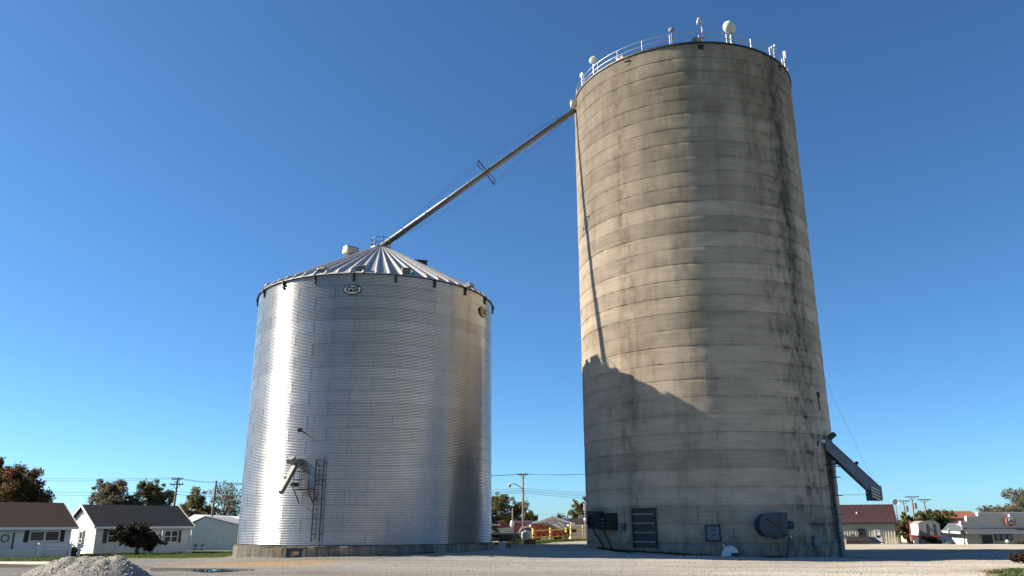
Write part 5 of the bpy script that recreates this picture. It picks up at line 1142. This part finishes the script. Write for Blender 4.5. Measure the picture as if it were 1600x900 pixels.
# red machinery
def red_machine():
    Y = 77; p = P(857, 849, Y); b = gz(p.x, Y); root = thing('grain_header', 'rusty red harvesting machinery behind the yellow guard rail', 'farm machine', (p.x, Y, b)); k = Y / F
    mb = MB(); mb.prism([(-1.55, 0.45), (1.5, 0.3), (1.65, 0.75), (1.2, 1.0), (-0.6, 1.4), (-1.55, 1.4)], -0.9, 0.7); mb.build('body', M['red'], root)
    mb = MB(); mb.box((-1.35, -1.0, 1.05), (0.36, 0.3, 0.75)); mb.build('end_shield', M['orange'], root)
    mb = MB(); mb.prism([(-1.9, 1.52), (-0.1, 1.56), (0.9, 1.1), (1.5, 0.85), (1.35, 0.8), (-0.3, 1.38), (-1.9, 1.42)], -1.0, 0.6); mb.build('cover', M['galvdull'], root)
    for x in (-0.75, 0.1, 0.85): mb = MB(); mb.tube([(x - 0.35, -0.95, 1.0), (x, -1.0, 1.02), (x + 0.2, -1.0, 0.85), (x + 0.38, -1.0, 0.5)], 0.035, 6); mb.build('hose', M['offwhite'], root)
    for x in range(6): mb = MB(); mb.prism([(-0.12, 0.0), (0.12, 0.0), (0.16, 0.38), (-0.1, 0.42)], -1.35, -0.9, Matrix.Translation((-1.2 + x * 0.5, 0, 0.25 + 0.03 * (x % 2)))); mb.build('snout', M['red'] if x % 2 else M['orange'], root)
    for x in (-1.0, 0.9):
        T = Matrix.Translation((x, 0.8, 0.42)) @ Matrix.Rotation(math.pi / 2, 4, 'X'); mb = MB(); mb.lathe([(0.2, -0.12), (0.42, -0.12), (0.45, 0), (0.42, 0.12), (0.2, 0.12)], 18, M=T); wl = mb.build('wheel', M['tyre'], root); mb = MB(); mb.lathe([(0.01, 0.06), (0.22, 0.1), (0.22, -0.1), (0.01, -0.06)], 14, M=T); mb.build('rim', M['yellow'], wl)
    mb = MB(); mb.bar((0.55, -0.5, 1.75), (1.45, -0.5, 1.0), 0.07); mb.build('lift_arm', M['galvdull'], root)
    mb = MB(); mb.box((1.75, -0.2, 0.75), (0.4, 0.8, 0.85)); mb.build('gear_box', M['black'], root)
red_machine()
p = P(823.5, 838, 82); b = gz(p.x, 82); root = thing('steel_arch', 'pale half round steel arch behind the white tank', 'arch', (p.x, 82, b))
mb = MB(); n = 16; o_, i_ = 0.85, 0.66; zc = P(823.5, 832, 82).z - b
for k in range(n):
    a0, a1 = math.pi * k / n, math.pi * (k + 1) / n; vs = []
    for y in (-0.4, 0.6):
        for a_, r in ((a0, i_), (a0, o_), (a1, o_), (a1, i_)): vs.append((r * math.cos(a_), y, zc - 0.1 + r * 0.85 * math.sin(a_)))
    mb.add(vs, [(0, 1, 2, 3), (7, 6, 5, 4), (1, 5, 6, 2), (0, 3, 7, 4)])
mb.build('arch', M['offwhite'], root)
for s in (-1, 1): mb = MB(); mb.box((s * 0.755, 0.1, (zc - 0.1) / 2), (0.19, 1.0, zc - 0.1)); mb.build('jamb', M['offwhite'], root)
mb = MB(); mb.bb((-0.66, 0.62, 0), (0.66, 0.7, zc + 0.55)); mb.build('back_plate', M['brick'], root)
# flatbed truck and pale van at the bin's right edge
def wheel(parent, x, y, z, r, w_=0.22):
    T = Matrix.Translation((x, y, z)) @ Matrix.Rotation(math.pi / 2, 4, 'X'); mb = MB(); mb.lathe([(r * 0.55, -w_ / 2), (r * 0.94, -w_ / 2), (r, -w_ * 0.3), (r, w_ * 0.3), (r * 0.94, w_ / 2), (r * 0.55, w_ / 2)], 20, M=T); wl = mb.build('wheel', M['tyre'], parent, True)
    mb = MB(); mb.lathe([(0.01, w_ * 0.3), (r * 0.5, w_ * 0.42), (r * 0.57, w_ * 0.5), (r * 0.57, -w_ * 0.5), (0.01, -w_ * 0.3)], 16, M=T); mb.build('rim', M['galvdull'], wl, True)
def flatbed():
    Y = 72; p = P(786, 850, Y); b = gz(p.x, Y); root = thing('flatbed_truck', 'flatbed truck with black side box parked behind the bin', 'truck', (p.x, Y, b)); zt = P(790, 832, Y).z - b
    mb = MB(); mb.box((0, 0.9, zt - 0.1), (3.1, 2.2, 0.16)); mb.build('deck', M['galvdull'], root)
    mb = MB(); mb.box((0.35, 0.3, zt / 2 + 0.0), (1.5, 0.9, zt - 0.32)); mb.build('tool_box', M['black'], root)
    mb = MB(); mb.box((0, 0.9, zt - 0.32), (2.9, 0.8, 0.22)); mb.build('chassis', M['black'], root)
    mb = MB(); mb.prism([(-2.9, 0.35), (-1.6, 0.35), (-1.6, 1.75), (-2.0, 1.85), (-2.6, 1.75), (-2.9, 1.1)], 0.0, 1.8); cab = mb.build('cab', M['greenpaint'], root)
    mb = MB(); mb.prism([(-2.62, 1.1), (-1.75, 1.1), (-1.75, 1.62), (-2.5, 1.62)], -0.02, -0.004); mb.build('side_window', M['glass'], cab)
    mb = MB(); mb.box((-1.35, -0.1, zt - 0.14), (0.5, 0.12, 0.12)); mb.build('lamp_bar', M['antenna'], root)
    wheel(root, -1.9, 0.0, 0.38, 0.38); wheel(root, 1.15, -0.05, 0.38, 0.38); wheel(root, -1.9, 1.8, 0.38, 0.38); wheel(root, 1.15, 1.85, 0.38, 0.38)
flatbed()
def tractor():
    Y = 86; p = P(782, 850, Y); b = gz(p.x, Y); root = thing('parked_tractor', 'pale green tractor with white cab front behind the flatbed', 'tractor', (p.x, Y, b)); zt = P(782, 819, Y).z - b
    mb = MB(); mb.prism([(-1.6, 0.6), (1.35, 0.6), (1.35, 1.75), (1.0, zt - 0.35), (-0.2, zt - 0.4), (-1.6, zt - 0.3)], -0.6, 0.6); mb.build('bonnet', M['greenpaint'], root)
    mb = MB(); mb.prism([(-1.7, 1.45), (-0.3, 1.45), (-0.15, zt - 0.12), (-1.55, zt)], -0.75, 0.75); cab = mb.build('cab', M['black'], root)
    mb = MB(); mb.prism([(-1.8, zt - 0.06), (0.0, zt - 0.14), (0.0, zt - 0.02), (-1.8, zt + 0.06)], -0.85, 0.85); mb.build('cab_roof', M['offwhite'], cab)
    mb = MB(); mb.ball((1.2, -0.3, 1.8), (0.22, 0.3, 0.38)); mb.build('front_mask', M['white'], root, True)
    wheel(root, -0.9, -0.95, 0.8, 0.8, 0.45); wheel(root, -0.9, 0.95, 0.8, 0.8, 0.45); wheel(root, 1.0, -0.8, 0.5, 0.5, 0.3); wheel(root, 1.0, 0.8, 0.5, 0.5, 0.3)
tractor()

# ------------------------------------------------------------------ right hand side
def maroon_roof_building():
    Y = 112; xr = P(1401, 840, Y).x; xl = P(1290, 840, Y).x; b = -1.25; W_ = xr - xl; D_ = 9.0; ez = P(1350, 819, Y).z - b; rz_ = P(1397, 789.5, Y + 4.2).z - b; W_ = W_ * 1.08
    root, ze = gable_house('tan_metal_building', 'tan metal building with maroon roof behind the loading chute', 'building', (xr - W_ / 2 * math.cos(R_(-22)) - D_ / 2 * math.sin(R_(-22)), Y - W_ / 2 * math.sin(R_(-22)) + D_ / 2 * math.cos(R_(-22)), b), R_(-22), W_, D_, ez + 0.28, rz_, 'tan', 'maroonroof', over=0.35, trim='darkframe', board=8)
    y = -D_ / 2
    for k in range(30): mb = MB(); mb.box((-W_ / 2 + (k + 0.5) * W_ / 30, y - 0.06, ez / 2), (0.05, 0.03, ez)); mb.build('wall_rib', M['tan'], root)
    for k in range(34):
        x = -W_ / 2 - 0.2 + (k + 0.5) * (W_ + 0.4) / 34; sl = (rz_ - ez - 0.28) / (D_ / 2); mb = MB(); mb.bar((x, y - 0.3, ze + 0.17), (x, 0, rz_ + 0.17), 0.05, 0.05); mb.build('roof_rib', M['maroonroof'], root)
    X = lambda px: W_ / 2 + (P(px, 840, Y).x - xr) * 1.08; Z = lambda py: P(1350, py, Y).z - b
    window_unit(root, X(1355.5), (Z(828) + Z(836)) / 2, 0.85, 0.85, (0, y, 0), 0, 1, 0, fm='darkframe')
    window_unit(root, X(1376.5), (Z(829) + Z(836)) / 2, 0.55, 0.6, (0, y, 0), 0, 1, 0, fm='offwhite', muntin=False)
    mb = MB(); mb.bb((X(1371), y - 0.1, -0.3), (X(1382), y - 0.05, Z(826.5))); mb.build('door', M['offwhite'], root)
    mb = MB(); mb.bb((X(1374), y - 0.13, Z(840)), (X(1379), y - 0.104, Z(837))); mb.build('door_pane', M['glass'], root)
    for px, py in ((1322, 834), (1331, 838), (1341, 837)): mb = MB(); mb.box((X(px), y - 0.12, Z(py)), (0.35, 0.18, 0.42)); mb.build('meter_box', M['hatch'], root)
    mb = MB(); mb.cyl((X(1352.5), y + 2.0, Z(806)), (X(1352), y + 2.0, Z(799.5)), 0.11, n=8); mb.build('roof_vent', M['white'], root)
    mb = MB(); mb.tube([(X(1316), 0, Z(791)), (X(1316), 0, Z(782.5)), (X(1322), 0, Z(782.5)), (X(1322), 0, Z(791))], 0.06, 6); mb.build('roof_rack', M['galvdull'], root)
    for k in range(9): mb = MB(); mb.box((X(1387.5) + k * 0.155, y - 1.2, 0.9), (0.08, 0.05, 0.85)); mb.build('ramp_picket', M['tan'], root)
    mb = MB(); mb.box((X(1393), y - 1.2, 1.35), (1.5, 0.07, 0.08)); mb.build('ramp_rail', M['tan'], root); mb = MB(); mb.box((X(1393), y - 0.65, 0.3), (1.6, 1.0, 0.6)); mb.build('ramp_floor', M['kerb'], root)
maroon_roof_building()
q = P(1399, 784.5, 118); root = thing('satellite_dish', 'round white dish above the right end of the maroon roof', 'satellite dish', (q.x, 118.0, gz(q.x, 118)), -0.3)
h_ = q.z - gz(q.x, 118); mb = MB(); mb.cyl((0, 0.1, -0.2), (0, 0.1, h_), 0.06, n=8); mb.build('post', M['galvdull'], root); T = Matrix.Translation((0, -0.1, h_)) @ Matrix.Rotation(math.pi / 2, 4, 'X')
mb = MB(); mb.lathe([(0.01, -0.12), (0.25, -0.08), (0.42, 0.06), (0.44, 0.06), (0.27, -0.13), (0.01, -0.18)], 20, M=T); mb.build('dish', M['antenna'], root, True); mb = MB(); mb.bar((0, -0.1, h_ - 0.4), (0, -0.6, h_), 0.04); mb.build('feed_arm', M['galvdull'], root)
def suv():
    Y = 104; p = P(1355, 852, Y); b = P(1355, 838, Y).z - 1.62; root = thing('parked_car', 'dark maroon sport utility car parked by the tan metal building', 'car', (p.x, Y, b), R_(-48)); sc = 1.0
    prof = [(-2.25, 0.42), (2.2, 0.42), (2.28, 0.78), (1.25, 1.02), (0.65, 1.55), (-1.75, 1.62), (-2.2, 1.05)]
    mb = MB()
    for y0, y1, ins in ((-0.88, 0.88, 0),): mb.prism(prof, y0, y1)
    body = mb.build('body', M['car'], root)
    mb = MB(); mb.prism([(1.1, 1.06), (0.62, 1.5), (-1.7, 1.56), (-2.05, 1.1)], -0.89, -0.881); mb.build('side_window', M['glass'], body); mb = MB(); mb.prism([(1.1, 1.06), (0.62, 1.5), (-1.7, 1.56), (-2.05, 1.1)], 0.881, 0.89); mb.build('side_window', M['glass'], body)
    mb = MB(); mb.bar((1.22, 0, 1.06), (0.7, 0, 1.53), 1.5, 0.03); mb.build('windscreen', M['glass'], body); mb = MB(); mb.bar((-2.2, 0, 1.1), (-1.82, 0, 1.55), 1.5, 0.03); mb.build('rear_window', M['glass'], body)
    for s in (-1, 1):
        mb = MB(); mb.box((2.2, s * 0.62, 0.8), (0.14, 0.36, 0.16)); mb.build('headlight', M['antenna'], root); mb = MB(); mb.box((-2.22, s * 0.74, 0.95), (0.08, 0.18, 0.3)); mb.build('tail_light', M['lens'], root)
        for x in (-1.4, 1.4): wheel(root, x, s * 0.82, 0.34, 0.34)
    mb = MB(); mb.box((2.27, 0, 0.55), (0.1, 1.7, 0.2)); mb.build('bumper', M['galvdull'], root)
suv()
def grain_truck():
    Y = 118; p = P(1456, 852, Y); b = gz(p.x, Y) - 0.05; root = thing('grain_truck', 'red tractor unit with tarped grey grain trailer seen from behind', 'truck', (p.x, Y, b), R_(-19)); top = P(1456, 814.5, Y).z - b; wd = 2.75; L_ = 9.0
    zb = P(1456, 841, Y).z - b
    mb = MB(); mb.prism([(-wd / 2, zb + 0.35), (wd / 2, zb + 0.35), (wd / 2, top - 0.3), (wd * 0.25, top), (-wd * 0.25, top), (-wd / 2, top - 0.3)], 0.0, 0.08); tg = mb.build('tailgate', M['galvdull'], root)
    for x in (-0.45, 0.45): mb = MB(); mb.box((x, -0.04, (zb + top) / 2 + 0.1), (0.1, 0.07, top - zb - 0.7)); mb.build('gate_post', M['galvdull'], tg)
    mb = MB(); mb.bar((-0.5, -0.06, top - 0.5), (0.5, -0.06, zb + 0.8), 0.08); mb.build('gate_brace', M['rust'], tg)
    for s in (-1, 1): mb = MB(); mb.box((s * (wd / 2 - 0.03), L_ / 2, (zb + 0.35 + top - 0.3) / 2), (0.06, L_ - 0.2, top - zb - 0.65)); mb.build('side_panel', M['offwhite'], root)
    mb = MB(); mb.prism([(-wd / 2 - 0.04, top - 0.32), (wd / 2 + 0.04, top - 0.32), (wd * 0.27, top + 0.06), (-wd * 0.27, top + 0.06)], 0.1, L_); mb.build('tarp', M['tarp'], root)
    mb = MB(); mb.box((0, 0.0, zb + 0.24), (wd, 0.14, 0.15)); bm = mb.build('bumper', M['red'], root)
    for x in (-1.0, -0.75, 0.75, 1.0): mb = MB(); mb.cyl((x, -0.08, zb + 0.2), (x, -0.12, zb + 0.2), 0.08, n=12); mb.build('tail_light', M['lens'], bm)
    mb = MB(); mb.box((0, L_ / 2, zb + 0.15), (0.9, L_, 0.25)); mb.build('chassis', M['black'], root); mb = MB(); mb.box((0, 6.0, zb / 2 + 0.1), (2.3, 6.0, zb + 0.1)); mb.build('undercarriage', M['black'], root)
    for y in (0.9, 2.1):
        for s in (-1, 1): T = Matrix.Translation((s * 1.05, y, 0.5)) @ Matrix.Rotation(math.pi / 2, 4, 'Y'); mb = MB(); mb.lathe([(0.25, -0.28), (0.47, -0.28), (0.5, -0.2), (0.5, 0.2), (0.47, 0.28), (0.25, 0.28)], 20, M=T); wl = mb.build('wheel', M['tyre'], root, True); mb = MB(); mb.lathe([(0.01, 0.15), (0.28, 0.2), (0.28, -0.2), (0.01, -0.15)], 14, M=T); mb.build('rim', M['galv'], wl)
    for s in (-1, 1): mb = MB(); mb.box((s * 1.05, 0.25, 0.55), (0.6, 0.04, 0.7)); mb.build('mud_flap', M['galvdull'] if s < 0 else M['black'], root)
    y0 = L_ + 0.4
    mb = MB(); mb.prism([(y0, 0.7), (y0 + 4.6, 0.7), (y0 + 4.6, 1.7), (y0 + 2.6, 1.8), (y0 + 2.1, top - 0.1), (y0, top + 0.05)], -1.2, 1.2, Matrix.Rotation(math.pi / 2, 4, 'Z')); cab = mb.build('cab', M['redbright'], root)
    mb = MB(); mb.bar((-1.35, y0 + 0.5, 0.6), (-1.35, y0 + 0.5, top + 0.1), 0.16); mb.build('exhaust_stack', M['galv'], root)
    mb = MB(); mb.box((-1.55, y0 + 2.0, top - 0.7), (0.12, 0.3, 0.7)); mb.build('mirror', M['redbright'], root)
    for s in (-1, 1): wheel2 = MB(); T = Matrix.Translation((s * 1.0, y0 + 3.6, 0.5)) @ Matrix.Rotation(math.pi / 2, 4, 'Y'); wheel2.lathe([(0.25, -0.15), (0.5, -0.15), (0.5, 0.15), (0.25, 0.15)], 18, M=T); wheel2.build('wheel', M['tyre'], root)
    mb = MB(); mb.box((-1.28, y0 + 1.2, 1.0), (0.1, 1.6, 0.7)); mb.build('fuel_tank', M['galv'], root)
grain_truck()
q = P(1494, 804, 150); r_, _ = gable_house('brown_roof_house', 'distant house with rust brown roof behind the stepped parapet', 'house', (q.x, 154, -1.2), -0.05, 8.6, 8, P(1494, 810, 150).z + 1.2, P(1494, 799, 154).z + 1.1, 'tan', 'rustroof', over=0.4, trim='darkframe', board=8)
mb = MB(); mb.prism([(-1.3, 0), (1.3, 0), (0, 1.15)], 0, 3.0, Matrix.Translation((-3.2, -4.6, P(1494, 811, 150).z + 1.0))); mb.build('dormer', M['offwhite'], r_)
q = P(1488, 815, 138); r_, _ = gable_house('maroon_roof_house', 'house with dark maroon roof between truck and tan tavern', 'house', (q.x - 0.5, 142, -1.3), -0.08, 9.5, 8, P(1494, 828, 138).z + 1.3, P(1494, 811.5, 142).z + 1.2, 'offwhite', 'maroonroof', over=0.4, trim='darkframe', board=8)
window_unit(r_, -2.6, 2.2, 0.9, 1.0, (0, -4, 0), 0, 1, 0)
# tavern with stepped parapet
def tavern():
    Y = 110; b = -1.5; c = P(1510, 840, Y); root = thing('tan_tavern', 'tan building with stepped parapet, slate awning and round sign', 'building', (c.x, Y, b), R_(-6)); o = c.x
    X = lambda px: (P(px, 840, Y).x - o) ; Z = lambda py: P(1540, py, Y).z - b
    x1 = X(1512) - 0.15; xe = x1 + 16
    mb = MB(); mb.prism([(x1, -0.3), (xe, -0.3), (xe, Z(802.5)), (X(1534), Z(802.5)), (X(1534), Z(808.5)), (X(1516), Z(808.5)), (X(1516), Z(816.5)), (X(1506), Z(816.5)), (X(1506), Z(824)), (x1, Z(824))], 0.0, 0.35); mb.build('front_wall', M['tan'], root)
    mb = MB(); mb.bb((x1, 0.36, -0.3), (xe, 5.0, Z(826))); mb.build('rear_walls', M['white'], root)
    for a, z, w0 in ((1534, 802.5, xe), (1516, 808.5, X(1534)), (1506, 816.5, X(1516))):
        mb = MB(); mb.bb((X(a) - 0.12, -0.12, Z(z) + 0.003), (w0 - 0.0, 0.45, Z(z) + 0.2)); mb.build('parapet_cap', M['white'], root)
    for a, z0, z1 in ((1534, 808.5, 802.5), (1516, 816.5, 808.5), (1506, 824, 816.5)): mb = MB(); mb.bb((X(a) - 0.18, -0.12, Z(z0) + 0.21), (X(a) - 0.003, 0.45, Z(z1))); mb.build('parapet_cap', M['white'], root)
    zt, zb2 = Z(824.5), Z(833)
    mb = MB(); mb.prism([(0, zb2), (-1.2, zb2), (-1.2, zb2 + 0.12), (0, zt)], x1 - 0.4, xe, Matrix.Rotation(math.pi / 2, 4, 'Z') @ Matrix.Scale(-1, 4, (0, 1, 0))); mb.build('awning', M['awning'], root)
    mb = MB(); mb.bb((x1 - 0.4, -1.27, zb2 - 0.1), (xe, -1.203, zb2 + 0.14)); mb.build('awning_fascia', M['offwhite'], root)
    mb = MB(); mb.bb((x1 - 0.45, -0.1, zt + 0.003), (xe, -0.003, zt + 0.12)); mb.build('trim_board', M['white'], root)
    # side awning and lean-to receding to the left
    l = x1 - 1.0; mb = MB(); mb.add([(x1 - 0.02, 0.2, zt + 0.5), (x1 - 0.02, 5.0, zt + 0.5), (l, 5.2, zb2 + 0.1), (l, -0.9, zb2 - 0.02), (x1 - 0.02, 0.2, zt + 0.6), (x1 - 0.02, 5.0, zt + 0.6), (l, 5.2, zb2 + 0.25), (l, -0.9, zb2 + 0.13)], [(0, 1, 2, 3), (7, 6, 5, 4), (0, 3, 7, 4), (3, 2, 6, 7), (2, 1, 5, 6)]); mb.build('side_awning', M['awning'], root)
    mb = MB(); mb.bar((l - 0.04, -0.95, zb2 + 0.05), (l - 0.04, 5.2, zb2 + 0.17), 0.1, 0.24); mb.build('awning_fascia', M['white'], root)
    mb = MB(); mb.prism([(0.0, zt + 0.55), (5.2, zt - 0.3), (5.2, zt + 0.05), (0.0, Z(816.5))], x1 - 0.2, x1 - 0.05, Matrix.Rotation(math.pi / 2, 4, 'Z') @ Matrix.Scale(-1, 4, (0, 1, 0))); mb.build('side_parapet', M['white'], root)
    mb = MB(); mb.bb((X(1531) + 0.1, -0.08, -0.2), (X(1548), -0.003, Z(836))); d = mb.build('door', M['darkframe'], root); mb = MB(); mb.bb((X(1531), -0.1, -0.2), (X(1531) + 0.095, -0.003, Z(835))); mb.build('door_frame', M['tan'], d); mb = MB(); mb.ball((X(1546), -0.14, 1.0), 0.06); mb.build('door_knob', M['galv'], d)
    mb = MB(); mb.bb((X(1552), -0.09, Z(844.5)), (X(1578), -0.003, Z(834.5))); wn = mb.build('window', M['darkframe'], root)
    for k in range(3): w0 = (X(1578) - X(1552)) / 3; mb = MB(); mb.bb((X(1552) + w0 * k + 0.13, -0.11, Z(843.3)), (X(1552) + w0 * (k + 1) - 0.13, -0.092, Z(835.7))); mb.build('pane', M['dishface'], wn)
    # round sign
    s = Z(807.5) - Z(822.5); R0 = s / 2; T = Matrix.Translation((X(1577), -0.45, Z(815)))
    mb = MB(); n = 36; mb.prism([(R0 * math.cos(2 * math.pi * k / n), R0 * math.sin(2 * math.pi * k / n)) for k in range(n)], -0.12, 0.12, T); sg = mb.build('round_sign', M['red'], root)
    mb = MB(); mb.prism([(R0 * .92 * math.cos(2 * math.pi * k / n), R0 * .92 * math.sin(2 * math.pi * k / n)) for k in range(n)], -0.14, -0.121, T); mb.build('sign_face', M['dishface'], sg)
    arc = [(R0 * .84 * math.cos(math.pi + math.pi * k / 18), R0 * .84 * math.sin(math.pi + math.pi * k / 18) - 0.0) for k in range(19)]
    mb = MB(); mb.prism([(R0 * .84, -0.08)] + [(x, min(z, -0.08)) for x, z in arc[::-1]][1:], -0.16, -0.141, T); mb.build('sign_band', M['redbright'], sg)
    mb = MB(); mb.box((0, -0.17, -0.22), (R0 * 1.1, 0.015, 0.14), M=T); mb.build('lettering_strip', M['offwhite'], sg)
    mb = MB(); mb.tube([(-0.3, -0.16, 0.1), (-0.12, -0.16, 0.42), (0.08, -0.16, 0.2), (0.25, -0.16, 0.48), (0.38, -0.16, 0.1)], 0.04, 5); mb.add([], []); em = mb.build('emblem', M['antenna'], sg); em.location = (X(1577), -0.45, Z(815))
    mb = MB(); mb.box((X(1577), -0.3, Z(806)), (0.14, 0.6, 0.35)); mb.build('sign_bracket', M['white'], root)
    return root
tavern()
def street_lamp(px, top, Y, label):
    p = P(px, top, Y); b = gz(p.x, Y); H = p.z - b; root = thing('lantern_post', label, 'street lamp', (p.x, Y, b), 0, 'lantern posts by the tavern')
    mb = MB(); mb.lathe([(0.01, -0.2), (0.26, -0.2), (0.26, 0.15), (0.15, 0.3), (0.12, 0.7), (0.065, 0.85), (0.055, H - 0.75), (0.1, H - 0.68), (0.06, H - 0.6)], 12); mb.build('post', M['black'], root, True)
    mb = MB(); mb.lathe([(0.1, H - 0.58), (0.2, H - 0.2), (0.24, H - 0.18), (0.05, H - 0.02), (0.01, H + 0.08)], 8); mb.build('lantern', M['dishface'], root)
    mb = MB(); mb.bar((-0.35, 0, H - 0.72), (0.35, 0, H - 0.72), 0.04); mb.build('ladder_bar', M['black'], root)
    mb = MB(); mb.tube([(0.15, 0, H - 1.0), (0.5, 0, H - 0.95), (0.62, 0, H - 1.3)], 0.03, 5); mb.build('banner_arm', M['black'], root)
    mb = MB(); mb.tube([(-0.75 + 0.0, -0.3, 0), (-0.7, -0.3, 0.75), (-0.45, -0.3, 0.95), (0.4, -0.3, 0.95), (0.65, -0.3, 0.75), (0.7, -0.3, 0)], 0.035, 6); mb.build('hoop_rail', M['galvdull'], root)
street_lamp(1482, 826, 104, 'black lantern post left of the tavern corner')
street_lamp(1503, 820.5, 100, 'black lantern post right in front of the tavern corner')
# planters and small items by the tavern
def planter(px, label, col, seed, s):
    tree('planter_shrub', label, px, 845 if s > 0.9 else 847, 853, 16 * s, 103, col, 1100, 0.06, seed, cat='shrub', low=0.0, lobes=5, trunk=0.04, base_z=gz(P(px, 850, 103).x, 103) - 0.1)
planter(1564, 'small yellow green shrub left of the white urn', 'leaf_gold', 31, 0.9); planter(1590, 'rust and green planter bush at the right edge by the tavern', 'leaf_olive', 32, 1.3); planter(1597, 'reddish low bush at the very right edge', 'leaf_red', 33, 1.0)
q = P(1575, 852, 102); root = thing('garden_ornament', 'white rounded garden ornament on a stand by the tavern', 'ornament', (q.x, 102, gz(q.x, 102)))
zt = P(1575, 846, 102).z - gz(q.x, 102); mb = MB(); mb.ball((0, 0, zt), (0.24, 0.24, 0.2)); mb.build('head', M['white'], root, True); mb = MB(); mb.lathe([(0.2, 0), (0.07, 0.2), (0.05, zt - 0.3), (0.12, zt - 0.12)], 10); mb.build('stand', M['galvdull'], root); mb = MB(); mb.ball((-0.25, -0.1, zt - 0.5), (0.14, 0.14, 0.16)); mb.build('foot', M['white'], root, True)
# weedy mound at the silo foot
blades('silo_weeds', 'dark weeds along the left foot of the concrete silo', [tuple(G(895, 872)), tuple(G(1120, 880)), (14.5, 54.9), (5.6, 61.5)], 20000, 0.11, M['weed'], 0.0, 0.045,
       lambda p, r: r < np.clip(1.15 - (np.hypot(p[:, 0] - TC[0], p[:, 1] - TC[1]) - TR) / (1.1 + 0.5 * np.sin(p[:, 0] * 1.9) + 0.35 * np.sin(p[:, 0] * 4.3 + p[:, 1])), 0, 0.9) * np.clip((13.6 - p[:, 0]) / 3.5, 0, 1))
blades('bin_weeds', 'thin weeds along the foundation of the steel bin', [(-12, 52.2), (-5.0, 54.2), (-5.4, 55.0), (-12, 52.9)], 1800, 0.08, M['weed'], 0.01, 0.035)
blades('silo_right_weeds', 'dark weeds along the right foot of the concrete silo', [(16.5, 54.3), (25.5, 60), (24.8, 61), (16.5, 55.0)], 3500, 0.08, M['weed'], 0.0, 0.04)
